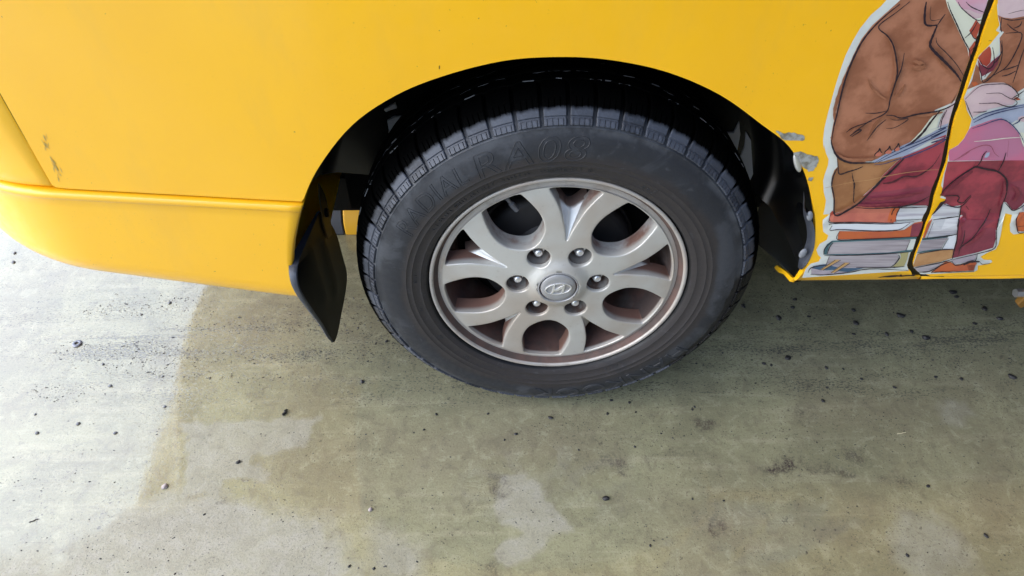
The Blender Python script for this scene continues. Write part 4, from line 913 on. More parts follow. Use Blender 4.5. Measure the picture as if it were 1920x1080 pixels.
def ytyre(r): return float(np.interp(r, tp_r, tp_y))
def zig(r, y, a):
    if 0.057 < y < 0.116:
        t = (a * NB / (2 * math.pi)) % 1.0
        return y + 0.0022 * (abs(2 * t - 1) * 2 - 1)
    return y
bm = bmesh.new(); lathe_y(bm, prof, NS, yfun=zig)
def flatten(me_):
    for v in me_.vertices:
        if v.co.z < -(WZ - 0.0008): v.co.z = -(WZ - 0.0008)
        elif v.co.z < -0.30:
            pass
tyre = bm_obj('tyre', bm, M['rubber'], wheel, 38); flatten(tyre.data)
# shoulder blocks: one object each, sharing a mesh
def block_mesh():
    pr = [(0.3095, -0.0030, 0), (0.3120, -0.0062, 0), (0.3135, -0.0068, 0), (0.3200, -0.0005, 0), (0.3208, 0.0004, 2), (0.3222, 0.0020, 2), (0.3230, 0.0028, 4), (0.3262, 0.0055, 4), (0.3320, 0.0102, 4), (0.3328, 0.0109, 1), (0.3402, 0.0195, 1), (0.3425, 0.0240, 3), (0.3455, 0.032, 3), (0.3480, 0.044, 3), (0.3492, 0.0565, 3), (0.342, 0.0572, 3)]
    da = 2 * math.pi / NB
    cols = []
    e = 0.075
    cs = [(e, 0), (e + 0.035, 0)]
    for c_ in (0.20, 0.36, 0.52, 0.68, 0.84): pass
    us = sorted(set([e, e + 0.03, 1 - e - 0.03, 1 - e] + [v for c_ in (0.29, 0.50, 0.71) for v in (c_ - 0.022, c_ - 0.021, c_ + 0.021, c_ + 0.022)] + [v for c_ in (0.19, 0.40, 0.61, 0.81) for v in (c_ - 0.016, c_ - 0.015, c_ + 0.015, c_ + 0.016)]))
    def ins(u, z_):
        d_ = 0.0
        if z_ == 0 and any(abs(u - c_) < 0.0155 for c_ in (0.19, 0.40, 0.61, 0.81)): d_ = 0.0022
        if z_ == 1 and any(abs(u - c_) < 0.0215 for c_ in (0.29, 0.50, 0.71)): d_ = 0.0035
        if z_ == 2: d_ = 0.0020
        return d_
    V = []; F = []
    for u in us:
        a = (u - 0.5) * da; edge = 0.0010 if u in (us[0], us[-1]) else 0.0
        for i, (r, y, z_) in enumerate(pr):
            p, q_ = pr[max(i - 1, 0)], pr[min(i + 1, len(pr) - 1)]
            tr, ty = q_[0] - p[0], q_[1] - p[1]; L = math.hypot(tr, ty); nr, nyy = -ty / L * -1, -tr / L
            dpt = ins(u, z_) + edge
            rr, yy = r - nr * dpt, y - nyy * dpt
            V.append((rr * math.sin(a), yy, rr * math.cos(a)))
    k = len(pr)
    for c_ in range(len(us) - 1):
        for i in range(k - 1): F.append((c_ * k + i, c_ * k + i + 1, (c_ + 1) * k + i + 1, (c_ + 1) * k + i))
    # side walls down to the carcass
    for c_, rev in ((0, False), (len(us) - 1, True)):
        base = len(V); u = us[c_]; a = (u - 0.5) * da
        for (r, y, z_) in pr:
            V.append(((r - 0.011) * math.sin(a), y + 0.006, (r - 0.011) * math.cos(a)))
        for i in range(k - 1):
            f = (c_ * k + i, base + i, base + i + 1, c_ * k + i + 1); F.append(f if not rev else f[::-1])
    me_ = bpy.data.meshes.new('tread_block'); me_.from_pydata(V, [], F); me_.update()
    b_ = bmesh.new(); b_.from_mesh(me_); bmesh.ops.recalc_face_normals(b_, faces=b_.faces); b_.to_mesh(me_); b_.free()
    # the shared mesh is coloured in wheel coordinates through the object's rotation, so it has its own rubber
    me_.materials.append(M['blockrubber']); shade(me_, 30)
    return me_
M['darkrubber'] = mat('dark_rubber', (0.006, 0.0058, 0.0065), 0.5, 0, 0.25)
M['blockrubber'] = mat('tread_rubber', (0.04, 0.044, 0.055), 0.55, 0, 0.45)
n = N(M['blockrubber'])
sx = n.n('ShaderNodeSeparateXYZ'); n.l(n.co.outputs['Object'], sx.inputs[0])
oi = n.n('ShaderNodeObjectInfo')
nf = n.noise(150, 4, 0.6)
c = n.mix(n.ramp(nf, 0.45, 0.7), (0.022, 0.024, 0.031), (0.062, 0.068, 0.085))
c = n.mix(n.math('MULTIPLY', oi.outputs['Random'], 0.8), c, (0.078, 0.086, 0.108))
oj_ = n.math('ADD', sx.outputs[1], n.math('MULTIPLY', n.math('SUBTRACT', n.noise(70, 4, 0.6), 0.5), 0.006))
arch_shade = n.ramp(oj_, 0.0065, 0.0115)
c = n.mix(arch_shade, c, (0.0012, 0.0012, 0.0012)); n.l(n.math('SUBTRACT', 0.45, n.math('MULTIPLY', arch_shade, 0.44)), n.b.inputs['Specular IOR Level'])  # block tops blackened in colour for the shade under the arch
n.color(c); n.bump(nf, 0.0006, 0.4)
# glints built as pale geometry: short dashes along the ribs, dots at cross-groove ends
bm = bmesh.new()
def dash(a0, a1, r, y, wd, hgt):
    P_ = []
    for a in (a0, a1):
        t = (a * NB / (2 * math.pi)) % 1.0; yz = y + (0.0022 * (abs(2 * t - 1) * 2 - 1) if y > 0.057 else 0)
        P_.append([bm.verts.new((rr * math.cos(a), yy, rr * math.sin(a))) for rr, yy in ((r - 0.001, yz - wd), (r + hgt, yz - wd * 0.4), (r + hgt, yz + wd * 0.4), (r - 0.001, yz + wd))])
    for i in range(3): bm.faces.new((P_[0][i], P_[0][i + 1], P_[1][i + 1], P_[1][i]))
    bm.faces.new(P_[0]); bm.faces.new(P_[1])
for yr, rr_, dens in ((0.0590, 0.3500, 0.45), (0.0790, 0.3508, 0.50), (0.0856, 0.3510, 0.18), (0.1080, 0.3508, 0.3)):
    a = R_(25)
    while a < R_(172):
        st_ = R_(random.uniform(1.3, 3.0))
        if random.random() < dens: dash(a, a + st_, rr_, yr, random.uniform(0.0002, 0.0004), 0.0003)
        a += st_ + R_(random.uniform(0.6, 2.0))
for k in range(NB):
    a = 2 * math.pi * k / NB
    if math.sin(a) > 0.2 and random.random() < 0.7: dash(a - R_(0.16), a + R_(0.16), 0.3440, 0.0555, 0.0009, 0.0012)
tag(bm_obj('groove_glint', bm, mat('pale_glint', (0.13, 0.13, 0.135), 0.4), wheel, 30), kind='stuff')
bmesh_ = block_mesh()
for k in range(NB):
    o = bpy.data.objects.new('tread_block', bmesh_); C.objects.link(o); o.parent = wheel
    ang = 2 * math.pi * (k + 0.5) / NB
    o.rotation_euler = (0, ang, 0)
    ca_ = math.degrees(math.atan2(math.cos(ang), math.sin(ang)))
    if -44 < ca_ < 4: o.material_slots[0].link = 'OBJECT'; o.material_slots[0].material = M['darkrubber']

# raised lettering
def text_mesh(s, outline, bevel, size=1.0):
    cu = bpy.data.curves.new('lettering', 'FONT'); cu.body = s; cu.size = size; cu.resolution_u = 6; cu.space_character = 1.12
    cu.dimensions = '2D' if not outline else '3D'
    cu.fill_mode = 'FULL' if outline else 'BOTH'
    cu.bevel_depth = bevel; cu.bevel_resolution = 1
    if not outline: cu.extrude = 0.0
    o = bpy.data.objects.new('tmp', cu); C.objects.link(o)
    bpy.context.view_layer.update()
    dg = bpy.context.evaluated_depsgraph_get(); m_ = bpy.data.meshes.new_from_object(o.evaluated_get(dg))
    bpy.data.objects.remove(o); return m_
def arc_text(name, s, r0, r1, a0, a1, mat_, outline=True, lift=0.0005, bev=0.012, inward=False, slant=0.0):
    """bend text around the sidewall from angle a0 to a1 (degrees, counter-clockwise from +x)"""
    m_ = text_mesh(s, outline, bev)
    b_ = bmesh.new(); b_.from_mesh(m_); gridcut(b_, 0.06, axes=(0, 1)); bmesh.ops.triangulate(b_, faces=b_.faces[:]); b_.to_mesh(m_); b_.free()
    co = np.array([v.co[:] for v in m_.vertices]); x0, x1 = co[:, 0].min(), co[:, 0].max(); y0, y1 = co[:, 1].min(), co[:, 1].max()
    hgt = (r1 - r0) / (y1 - y0)
    for v, c_ in zip(m_.vertices, co):
        u = (c_[0] - x0) / (x1 - x0); t = (c_[1] - y0) / (y1 - y0)
        r = r0 + (r1 - r0) * t if not inward else r1 - (r1 - r0) * t
        a = R_(a0 + (a1 - a0) * u) + slant * (t - 0.5)
        v.co = (r * math.cos(a), ytyre(r) - lift - c_[2] * hgt * 0.9, r * math.sin(a))
    o = link(name, m_, mat_, wheel, 30); return o
arc_text('lettering', 'RADIAL', 0.266, 0.296, 152.5, 121.5, M['letter'], True, 0.0002, 0.012, slant=-0.02)
arc_text('lettering', 'RA08', 0.259, 0.2985, 118.0, 84.0, M['letter'], True, 0.0002, 0.011, slant=-0.03)
arc_text('lettering', 'HANKOOK', 0.277, 0.3065, -100.5 + 66, -100.5, M['letterdark'], False, 0.0008, 0.0, inward=False) if False else None
def arc_text_bottom():
    for outl, mt, lf in ((True, M['letter'], 0.0005), (False, M['letterdark'], 0.0008)):
        arc_text('lettering', 'HANKOOK', 0.272, 0.3035, -33, -97, mt, outl, lf, 0.018 if outl else 0.0)
arc_text_bottom()
# small moulded marks on the inner sidewall (unreadable in the photograph): short raised strokes only
bm = bmesh.new()
def stroke(a, r, da_, dr, wd=0.0007):
    p = np.array([math.cos(a) * r, math.sin(a) * r]); q_ = np.array([math.cos(a + da_) * (r + dr), math.sin(a + da_) * (r + dr)])
    e = q_ - p; L = np.hypot(*e) + 1e-9; nn = np.array([-e[1], e[0]]) / L * wd / 2
    vs_ = [bm.verts.new((c_[0], ytyre(math.hypot(*c_)) - 0.0007, c_[1])) for c_ in (p + nn, q_ + nn, q_ - nn, p - nn)]
    f = bm.faces.new(vs_)
    r_ = bmesh.ops.extrude_face_region(bm, geom=[f]); 
    for v in r_['geom']:
        if isinstance(v, bmesh.types.BMVert): v.co.y += 0.0012
for (a0, a1, rm) in ((147, 90, 0.2415), (88, 78, 0.2425), (62, 58, 0.2395), (-58, -66, 0.241), (176, 170, 0.243), (192, 189, 0.243), (212, 208, 0.242), (228, 225, 0.242)):
    a = R_(a0)
    while a > R_(a1):
        if random.random() < 0.78:
            stroke(a, rm - 0.0028, 0.0, 0.0055); 
            if random.random() < 0.7: stroke(a, rm + random.choice((-0.0026, 0, 0.0026)), -0.010, 0.0)
            if random.random() < 0.4: stroke(a - 0.010, rm - 0.0028, 0.0, 0.0055)
        a -= R_(random.choice((1.2, 1.25, 1.3, 1.9)))
for a_ in (56.5, 118.8): stroke(R_(a_), 0.236, R_(-0.8), 0.012, 0.0006)
tag(bm_obj('moulded_marks', bm, M['letter'], wheel, 30), kind='stuff')

# rim: outer lip, groove, ring, barrel
bm = bmesh.new()
lathe_y(bm, [(0.2188, 0.010), (0.2198, 0.004), (0.2204, 0.0005), (0.2199, -0.0014), (0.2185, -0.0022), (0.2162, -0.0021), (0.2147, -0.0014), (0.2138, 0.0000), (0.2130, 0.0020), (0.2072, 0.0112), (0.2064, 0.0118), (0.2056, 0.0114), (0.1985, 0.0096), (0.1968, 0.0100), (0.1962, 0.0118), (0.1950, 0.02), (0.1930, 0.045), (0.185, 0.075), (0.180, 0.10), (0.182, 0.16), (0.20, 0.185)], 192)
bm_obj('rim', bm, M['rimlip'], wheel, 45)
# cast face: outline with five large round windows, five pointed ones, six bolt holes
pol = lambda r, a: (r * math.cos(a), r * math.sin(a))
UH = [(0.1955, 8.6), (0.1945, 10.2), (0.188, 11.4), (0.180, 12.6), (0.168, 14.4), (0.156, 16.1), (0.145, 17.2), (0.132, 17.7), (0.119, 16.9), (0.108, 14.0), (0.0995, 9.8), (0.0945, 5.2), (0.0925, 0.0)]
VH = [(0.1955, 11.6), (0.1940, 12.2), (0.186, 11.2), (0.175, 9.7), (0.156, 7.2), (0.140, 5.6), (0.130, 4.5), (0.115, 2.6), (0.102, 1.2), (0.0975, 0.5), (0.0965, 0.0)]
def window(H, c0, rtop):
    a = [np.array([r * math.cos(R_(h_)), r * math.sin(R_(h_))]) for r, h_ in H]
    a = catmull(a, 4)
    full = a + [np.array([p[0], -p[1]]) for p in a[::-1][1:]]
    h0 = math.atan2(full[-1][1], full[-1][0]); arc_ = [np.array(pol(rtop, t)) for t in np.linspace(h0 * 0.90, -h0 * 0.90, 14)]
    ca, sa = math.cos(c0), math.sin(c0)
    return [(p[0] * ca - p[1] * sa, p[0] * sa + p[1] * ca) for p in full + arc_]
UC = [R_(120 - 72 * k) for k in range(5)]; VC = [R_(156 - 72 * k) for k in range(5)]
LUGR = 0.0688; LUGA = [R_(60 * k) for k in range(6)]
holes = [window(UH, a, 0.1962) for a in UC] + [window(VH, a, 0.1962) for a in VC]
for a in LUGA:
    cx, cy = pol(LUGR, a); holes.append([(cx + 0.0196 * math.cos(t), cy + 0.0196 * math.sin(t)) for t in np.linspace(0, 2 * math.pi, 44, endpoint=False)])
hub = [pol(0.0335, 2 * math.pi * k / 72) for k in range(72)]
def face_y(r):
    return 0.0085 * (r / 0.198) ** 2 - 0.0095 * (1 - sm(0.034, 0.058, r)) - 0.0012
def area(P): return 0.5 * sum(P[i - 1][0] * P[i][1] - P[i][0] * P[i - 1][1] for i in range(len(P)))
def grow(P, d_):
    """outline moved by d_ away from the hole (into the metal)"""
    P = [np.array(p) for p in P]
    if area(P) < 0: P = P[::-1]
    out = []
    for i, p in enumerate(P):
        e = P[(i + 1) % len(P)] - P[i - 1]; L = np.hypot(*e) + 1e-12
        out.append(p + np.array([e[1], -e[0]]) / L * d_)
    return out
from mathutils.geometry import delaunay_2d_cdt
BV = 0.0024
outer = [pol(0.1984, 2 * math.pi * k / 240) for k in range(240)]
loops = [[np.array(p) for p in outer], [np.array(p) for p in hub]] + [grow(h_, BV) for h_ in holes]
pts2 = []; eds = []
for Lp in loops:
    b0 = len(pts2); pts2 += [Vector((p[0], p[1])) for p in Lp]; k = len(Lp); eds += [(b0 + i, b0 + (i + 1) % k) for i in range(k)]
def inside_any(x, y):
    return None
gx, gy = np.meshgrid(np.arange(-0.196, 0.197, 0.0055), np.arange(-0.196, 0.197, 0.0055))
gx = gx + (np.arange(gx.shape[0]) % 2)[:, None] * 0.00275
gx, gy = gx.ravel(), gy.ravel()
ok = np.hypot(gx, gy) < 0.1955
ok &= np.hypot(gx, gy) > 0.036
for Lp in loops[2:]: ok &= sdf_poly(gx, gy, [tuple(p) for p in Lp]) > 0.0022
pts2 += [Vector((x, y)) for x, y in zip(gx[ok], gy[ok])]
vo, eo, fo, _, _, _ = delaunay_2d_cdt(pts2, eds, [], 0, 1e-7)
vo = np.array([v[:] for v in vo]); fo = np.array(fo)
cen = vo[fo].mean(1); keep = (np.hypot(cen[:, 0], cen[:, 1]) < 0.1984) & (np.hypot(cen[:, 0], cen[:, 1]) > 0.0334)
for Lp in loops[2:]: keep &= sdf_poly(cen[:, 0], cen[:, 1], [tuple(p) for p in Lp]) > 0
V = [(x, face_y(math.hypot(x, y)), y) for x, y in vo]; F = [tuple(int(i) for i in f) for f in fo[keep]]
for h_, Lp in zip(holes, loops[2:]):
    rows_ = []
    for dd, dy in ((BV, 0.0), (BV * 0.55, 0.0002), (BV * 0.2, 0.0009), (0.0, 0.0024), (0.0, 0.012), (-0.0006, 0.024), (-0.0008, 0.036)):
        base = len(V); Q = grow(h_, dd)
        for p, pf in zip(Q, Lp): V.append((p[0], face_y(math.hypot(*pf)) + dy, p[1]))
        rows_.append(base)
    k = len(Lp)
    for a_, b_ in zip(rows_, rows_[1:]):
        for i in range(k): F.append((a_ + i, a_ + (i + 1) % k, b_ + (i + 1) % k, b_ + i))
base = len(V); k = 72
for yy in (0.0, 0.02):
    for p in hub: V.append((p[0], face_y(0.0335) + yy, p[1]))
F += [(base + i, base + (i + 1) % k, base + k + (i + 1) % k, base + k + i) for i in range(k)]
bm = bmesh.new(); vs_ = [bm.verts.new(v) for v in V]
for f in F:
    try: bm.faces.new([vs_[i] for i in f])
    except Exception: pass
bmesh.ops.remove_doubles(bm, verts=bm.verts, dist=2e-6)
face = bm_obj('wheel_face', bm, M['silver'], wheel, 40)
# scooped floors of the pointed windows
for c0 in VC:
    bm = bmesh.new(); cols = []
    for i, t in enumerate(np.linspace(0, 1, 12)):
        row = []
        for u in np.linspace(-1, 1, 11):
            rend = 0.1415 + 0.022 * u * u
            r = 0.0935 + t * (rend - 0.0935)
            hw = R_(np.interp(r, [0.0935, 0.0965, 0.115, 0.13, 0.156, 0.175], [0.3, 0.9, 3.1, 5.0, 7.8, 10.2]))
            yy = face_y(r) + 0.0005 + 0.026 * t ** 1.15 + 0.004 * (u * u) * t - 0.004 * math.exp(-((u - 0.25) / 0.16) ** 2) * t * (1 - 0.3 * t)
            a = c0 + u * hw; row.append(bm.verts.new((r * math.cos(a), yy, r * math.sin(a))))
        cols.append(row)
    ext = [bm.verts.new((v.co.x * 1.015, v.co.y + 0.028, v.co.z * 1.015)) for v in cols[-1]]; cols.append(ext)
    for a_, b_ in zip(cols, cols[1:]):
        for i in range(10): bm.faces.new((a_[i], a_[i + 1], b_[i + 1], b_[i]))
    bm_obj('spoke_scoop', bm, M['scoop'], wheel, 50)
# bolt hole cups
for a in LUGA:
    cx, cz = pol(LUGR, a); bm = bmesh.new()
    lathe_y(bm, [(0.0200, 0.004), (0.0190, 0.010), (0.0165, 0.026), (0.0150, 0.0285), (0.004, 0.0285)], 36, cx, cz)
    bm_obj('bolt_recess', bm, M['cupdust'], wheel, 45)
for a in LUGA:
    bm = bmesh.new()
    lathe_y(bm, [(0.0001, 0.0090), (0.0035, 0.0092), (0.0060, 0.0104), (0.0072, 0.0125), (0.0076, 0.0150), (0.0078, 0.0215)], 24)
    lathe_y(bm, [(0.0078, 0.0215), (0.0112, 0.0222), (0.0118, 0.0290)], 6)
    o = bm_obj('lug_nut', bm, M['chrome'], wheel, 40); o.location = (LUGR * math.cos(a), 0, LUGR * math.sin(a))
# centre cap with emblem
bm = bmesh.new()
lathe_y(bm, [(0.0001, -0.0122), (0.010, -0.0122), (0.022, -0.0119), (0.0285, -0.0112), (0.0300, -0.0100), (0.0305, -0.0070)], 72)
lathe_y(bm, [(0.0305, -0.0070), (0.0322, -0.0070)], 72, mi=1)
lathe_y(bm, [(0.0322, -0.0070), (0.0325, -0.0100), (0.0335, -0.0110), (0.0352, -0.0104), (0.0362, -0.0080), (0.036, -0.002)], 72)
bm_obj('centre_cap', bm, [M['cap'], M['groove']], wheel, 45)
def spl(P):
    s_ = cu.splines.new('POLY'); s_.points.add(len(P) - 1); s_.use_cyclic_u = True
    for pt, (x, y) in zip(s_.points, P): pt.co = (x, y, 0, 1)
cu = bpy.data.curves.new('emblem', 'CURVE'); cu.dimensions = '2D'; cu.fill_mode = 'BOTH'
EA, EB, sh = 0.0228, 0.0128, 0.0
ell = lambda s_, n_=72: [(EA * s_[0] * math.cos(t), EB * s_[1] * math.sin(t)) for t in np.linspace(0, 2 * math.pi, n_, endpoint=False)]
spl(ell((1, 1))); spl(ell((0.93, 0.875))[::-1])
# slanted letter with a waved crossbar
Lb = catmull([(-0.0125, -0.0102), (-0.0098, -0.004), (-0.0074, 0.0030), (-0.0062, 0.0095)], 6); Rb = catmull([(0.0060, -0.0096), (0.0080, -0.003), (0.0098, 0.0040), (0.0116, 0.0103)], 6)
cb_t = catmull([(-0.0085, 0.0002), (-0.002, 0.0012), (0.004, 0.0052), (0.0098, 0.0072)], 6); cb_b = catmull([(-0.0096, -0.0030), (-0.002, -0.0038), (0.003, -0.0010), (0.0085, 0.0004)], 6)
spl([(p[0] - 0.0015, p[1]) for p in Lb] + [(p[0] + 0.0015, p[1]) for p in Lb[::-1]])
spl([(p[0] - 0.0015, p[1]) for p in Rb] + [(p[0] + 0.0015, p[1]) for p in Rb[::-1]])
o = bpy.data.objects.new('tmp', cu); cu.extrude = 0.0008; cu.bevel_depth = 0.0003; C.objects.link(o); bpy.context.view_layer.update()
m_ = bpy.data.meshes.new_from_object(o.evaluated_get(bpy.context.evaluated_depsgraph_get())); bpy.data.objects.remove(o)
cu2 = bpy.data.curves.new('emblem', 'CURVE'); cu2.dimensions = '2D'; cu2.fill_mode = 'BOTH'; cu_, cu = cu, cu2
spl([tuple(p) for p in cb_t] + [tuple(p) for p in cb_b[::-1]]); cu2.extrude = 0.0010; cu2.bevel_depth = 0.0003
o = bpy.data.objects.new('tmp', cu2); C.objects.link(o); bpy.context.view_layer.update()
m2_ = bpy.data.meshes.new_from_object(o.evaluated_get(bpy.context.evaluated_depsgraph_get())); bpy.data.objects.remove(o)
bm = bmesh.new(); bm.from_mesh(m_); bm.from_mesh(m2_)
ta = R_(9)
for v in bm.verts:
    x, y, z = v.co; v.co = (x * math.cos(ta) - y * math.sin(ta), -0.0124 - z, x * math.sin(ta) + y * math.cos(ta))
bm_obj('emblem', bm, M['chrome'], wheel, 40)
# valve stem, brake drum, hub behind
bm = bmesh.new()
va = R_(118.5)
bmesh.ops.create_cone(bm, cap_ends=True, segments=20, radius1=0.0048, radius2=0.0048, depth=0.020, matrix=Matrix.Translation((0, 0, -0.010)))
bmesh.ops.create_cone(bm, cap_ends=True, segments=20, radius1=0.0030, radius2=0.0036, depth=0.018, matrix=Matrix.Translation((0, 0, 0.008)))
o = bm_obj('valve_stem', bm, mat('valve_cap', (0.10, 0.105, 0.12), 0.4), wheel, 40)
o.location = (0.168 * math.cos(va), 0.034, 0.168 * math.sin(va)); o.rotation_euler = (R_(14), -(va - math.pi / 2), 0)
bm = bmesh.new()
lathe_y(bm, [(0.0001, 0.045), (0.07, 0.045), (0.085, 0.062), (0.125, 0.066), (0.134, 0.070), (0.138, 0.078), (0.138, 0.098), (0.142, 0.100), (0.142, 0.112), (0.138, 0.114), (0.136, 0.16), (0.02, 0.17)], 96)
bm_obj('brake_drum', bm, M['iron'], wheel, 40)
bm = bmesh.new(); lathe_y(bm, [(0.03, 0.125), (0.17, 0.122), (0.179, 0.128)], 64)
bm_obj('backing_plate', bm, M['dark'], wheel, 40)

# ------------------------------------------------------------------ things on the floor
def pebble_mesh(nm, seed):
    bm = bmesh.new(); bmesh.ops.create_icosphere(bm, subdivisions=2, radius=1.0)
    for v in bm.verts:
        f = 1 + 0.45 * mnoise.noise(v.co * 1.1 + Vector((seed * 7.1, seed, 0))) + 0.15 * mnoise.noise(v.co * 3 + Vector((0, seed * 3.3, 0)))
        v.co = Vector((v.co.x * f, v.co.y * f * 0.75, v.co.z * f * 0.5))
    me_ = bpy.data.meshes.new(nm); bm.to_mesh(me_); bm.free(); shade(me_, 60); return me_
M['pebble'] = mat('black_grit', (0.016, 0.015, 0.016), 0.55)
M['pebble_grey'] = mat('grey_grit', (0.12, 0.125, 0.14), 0.6)
M['pebble_pale'] = mat('pale_stone', (0.36, 0.31, 0.30), 0.6)
PM = [pebble_mesh('pebble', s) for s in range(4)]
for m_ in PM: m_.materials.append(M['pebble'])
PG = pebble_mesh('pebble', 9); PG.materials.append(M['pebble_grey']); PP = pebble_mesh('pebble', 12); PP.materials.append(M['pebble_pale'])
PEB = [(679, 716, 6.5), (818, 777, 4.5), (915, 776, 4.5), (1032, 784, 7), (967, 814, 5.5), (946, 825, 3.5), (1136, 935, 10), (447, 867, 6.5), (1459, 597, 9), (1486, 577, 6), (1490, 562, 6), (1393, 575, 7.5), (1477, 672, 10), (1604, 607, 8.5), (1735, 634, 10), (1688, 593, 10), (1600, 582, 7),
       (1543, 752, 6), (1802, 711, 6), (1897, 708, 9), (1432, 682, 6), (1446, 685, 5), (1549, 690, 6), (1516, 594, 5), (1709, 622, 6), (1845, 580, 8), (1874, 598, 7.5), (1786, 549, 9), (1793, 557, 6), (1827, 607, 6), (1662, 627, 7), (1600, 627, 5), (1615, 711, 5), (1550, 727, 4), (1754, 707, 5), (1677, 727, 5), (1581, 692, 4),
       (1298, 768, 4.5), (1302, 763, 4), (1146, 751, 5), (1180, 755, 5), (1139, 776, 5), (1192, 773, 3.5), (1848, 1005, 6), (1701, 1042, 5), (1298, 936, 3.5), (1219, 1023, 4.5), (655, 1062, 4.5), (795, 806, 4), (735, 596, 5), (725, 640, 5), (1113, 684, 4), (1085, 844, 3.5), (1740, 912, 5), (1298, 935, 3), (1357, 939, 3.5), (1190, 838, 4), (1246, 680, 5)]
DESC = []
for i, (px_, py_, s_) in enumerate(PEB):
    p = at_z(px_, py_); sz = s_ / 1284.0 * np.linalg.norm(p - CAM) * 0.62
    o = bpy.data.objects.new('pebble', PM[i % 4]); C.objects.link(o)
    o.location = (p[0], p[1], sz * 0.30); o.scale = (sz, sz, sz); o.rotation_euler = (0, 0, random.uniform(0, 6.28))
    zone = ('just under the van sill' if px_ > 1380 and py_ < 600 else 'in half shade below the van sill' if px_ > 1380 and py_ < 665 else 'right of the tyre at the shade edge' if px_ > 1220 and py_ < 760 else
            'between the mud flap and the tyre' if px_ < 760 and py_ < 660 else 'on stained floor below the tyre' if py_ < 850 else 'near the lower photo edge')
    DESC.append([o, px_, zone, s_])
WORDS = 'first second third fourth fifth sixth seventh eighth ninth tenth eleventh twelfth thirteenth fourteenth fifteenth sixteenth seventeenth eighteenth nineteenth twentieth'.split()
for z_ in sorted({d_[2] for d_ in DESC}):
    L_z = sorted([d_ for d_ in DESC if d_[2] == z_], key=lambda d_: d_[1])
    for i, (o, px_, zone, s_) in enumerate(L_z):
        sz_ = 'big' if s_ >= 8 else 'small' if s_ >= 5 else 'tiny'
        tag(o, '%s black crumb, %s from left among those %s' % (sz_, WORDS[i], zone), 'pebble', 'black crumbs of grit on the floor')
for i_g, (px_, py_, s_) in enumerate(((207, 724, 6), (193, 683, 5), (318, 568, 6.5), (147, 795, 6), (70, 812, 6), (216, 812, 6), (25, 492, 6), (28, 475, 5), (305, 706, 4), (265, 590, 4), (66, 777, 4), (309, 763, 5))):
    p = at_z(px_, py_); sz = s_ / 1284.0 * np.linalg.norm(p - CAM) * 0.55
    o = bpy.data.objects.new('pebble', PG); C.objects.link(o); o.location = (p[0], p[1], sz * 0.25); o.scale = (sz, sz, sz); o.rotation_euler = (0, 0, random.uniform(0, 6.28))
    tag(o, ('small bluish grey crumb below and right of the washer', 'grey crumb on the bright floor under the washer, nearest the shade edge', 'grey crumb just under the bumper near the shade edge', 'grey crumb at middle height of the bright floor', 'leftmost large grey crumb low on the bright floor', 'grey crumb low on the bright floor, towards the shade edge', 'lower grey crumb at the far left beside the bumper corner', 'upper grey crumb at the far left beside the bumper corner', 'tiny grey crumb touching the shade edge beside the twigless floor', 'tiny grey crumb below the bumper, right of the washer', 'tiny grey crumb at the left edge of the bright floor', 'grey crumb at the shade edge above the pale patch')[i_g].replace(' beside the twigless floor', ' right of the washer'), 'pebble', 'grey crumbs on the bright floor')
for (px_, py_, s_, lb) in ((310, 913, 9, 'pinkish pale stone chip by the ragged edge of the coating'), (695, 956, 7, 'small pale stone on the stained floor at the lower middle')):
    p = at_z(px_, py_); sz = s_ / 1284.0 * np.linalg.norm(p - CAM) * 0.6
    o = bpy.data.objects.new('stone_chip', PP); C.objects.link(o); o.location = (p[0], p[1], sz * 0.3); o.scale = (sz, sz, sz); o.rotation_euler = (0, 0, 1.1)
    tag(o, lb, 'stone')
# washer
p = at_z(145, 645); bm = bmesh.new()
v0 = [(0.0040, 0.0028), (0.0050, 0.0036), (0.0085, 0.0036), (0.0105, 0.0022), (0.0108, 0.0002), (0.0035, 0.0002)]
rings = [[bm.verts.new((r * math.cos(2 * math.pi * k / 32), r * math.sin(2 * math.pi * k / 32), z)) for k in range(32)] for r, z in v0]
for a, b in zip(rings, rings[1:] + rings[:1]):
    for k in range(32): bm.faces.new((a[k], a[(k + 1) % 32], b[(k + 1) % 32], b[k]))
wsh = bm_obj('washer', bm, mat('dull_zinc', (0.14, 0.15, 0.18), 0.45, 0.5)); wsh.location = (p[0], p[1], 0); wsh.rotation_euler = (0, 0, 0.3)
tag(wsh, 'small round grey washer on the bright floor left of the van', 'washer')
# twigs
def twig(name, px0, px1, rad, lb, m__):
    a, b = at_z(*px0), at_z(*px1); bm = bmesh.new(); n_ = 6; cols = []
    d_ = (b - a); L = np.linalg.norm(d_); d_ /= L; nn = np.array([-d_[1], d_[0], 0])
    for i in range(n_ + 1):
        c_ = a + (b - a) * i / n_ + nn * rad * 0.6 * math.sin(i * 1.7); r_ = rad * (1 - 0.4 * abs(i / n_ - 0.4))
        cols.append([bm.verts.new(tuple(c_ + nn * r_ * math.cos(t) + np.array([0, 0, r_ * math.sin(t) + rad]))) for t in np.linspace(0, 2 * math.pi, 6, endpoint=False)])
    for x_, y_ in zip(cols, cols[1:]):
        for k in range(6): bm.faces.new((x_[k], x_[(k + 1) % 6], y_[(k + 1) % 6], y_[k]))
    bm.faces.new(cols[0]); bm.faces.new(cols[-1])
    o = bm_obj(name, bm, m__, None, 50); tag(o, lb, 'twig'); return o
M['twig'] = mat('dark_twig', (0.05, 0.045, 0.045), 0.7)
twig('twig', (55, 980), (72, 973), 0.0010, 'thin dark twig lying on the bright floor at the lower left', M['twig'])
twig('twig', (531, 780), (538, 769), 0.0028, 'short black stick at the top edge of the pale worn patch', M['pebble'])
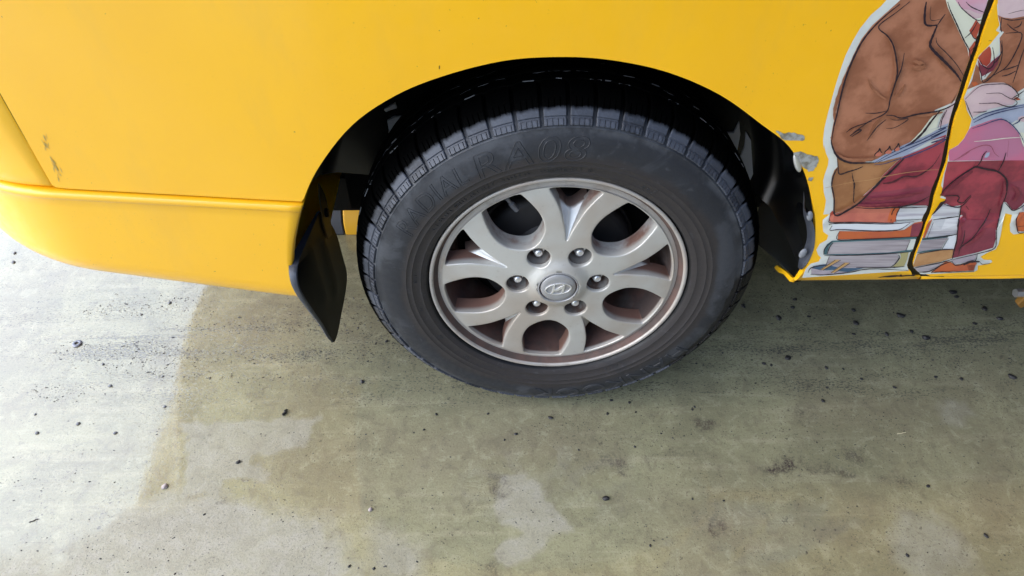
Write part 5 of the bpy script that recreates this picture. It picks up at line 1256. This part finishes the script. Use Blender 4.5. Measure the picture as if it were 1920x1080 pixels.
twig('twig', (1682, 814), (1698, 811), 0.0008, 'tiny straw-coloured sliver on the floor under the right of the van', mat('straw', (0.5, 0.45, 0.3), 0.6))
# fine grit nobody could count
bm = bmesh.new(); V = []; F = []
def crumb(x, y, s):
    b = len(V); a = random.uniform(0, 6.28); e = random.uniform(1.0, 1.9)
    for (u, v_) in ((1, 0), (0, 0.7), (-1, 0), (0, -0.7)):
        V.append((x + s * e * (u * math.cos(a) * 1 - v_ * math.sin(a)), y + s * (u * math.sin(a) + v_ * math.cos(a)), 0.0002))
    V.append((x, y, s * 0.8)); F.extend([(b, b + 1, b + 4), (b + 1, b + 2, b + 4), (b + 2, b + 3, b + 4), (b + 3, b, b + 4)])
cnt = 0
while cnt < 7000:
    x = random.uniform(-1.1, 1.2); y = random.gauss(0.18, 0.13) if random.random() < 0.72 else random.uniform(-0.40, 0.6)
    cl = mnoise.noise(Vector((x * 3.2, y * 21, 3.3)))
    if cl < random.uniform(-0.1, 0.5): continue
    crumb(x, y, min(0.0035, 0.0009 * math.exp(random.gauss(0.0, 0.42)))); cnt += 1
gme = pydata('fine_grit', V, F, M['pebble'], None, 60); tag(gme, 'fine dark grit strewn in streaks over the floor', 'grit', None, 'stuff')
# striped wheel stop behind the van's wheel
ws = empty('wheel_stop', (0, 0, 0)); tag(ws, 'low yellow and black wheel stop on the floor beyond the rear tyre', 'wheel stop')
for (x0, x1, m_, nm) in ((-0.90, -0.515, mat('stop_rubber', (0.045, 0.048, 0.058), 0.6), 'black_section'), (-0.514, -0.10, mat('stop_yellow', (0.70, 0.36, 0.012), 0.5), 'yellow_section')):
    bm = bmesh.new(); pr = [(0.565, 0.0), (0.567, 0.040), (0.585, 0.070), (0.605, 0.092), (0.66, 0.092), (0.69, 0.07), (0.70, 0.0)]
    a = [bm.verts.new((x0, y, z)) for y, z in pr]; b = [bm.verts.new((x1, y, z)) for y, z in pr]
    bm.faces.new(a); bm.faces.new(b)
    for i in range(len(a)): bm.faces.new((a[i], a[(i + 1) % len(a)], b[(i + 1) % len(a)], b[i]))
    o = bm_obj(nm, bm, m_, ws, 30); bevel_mod(o, 0.004)
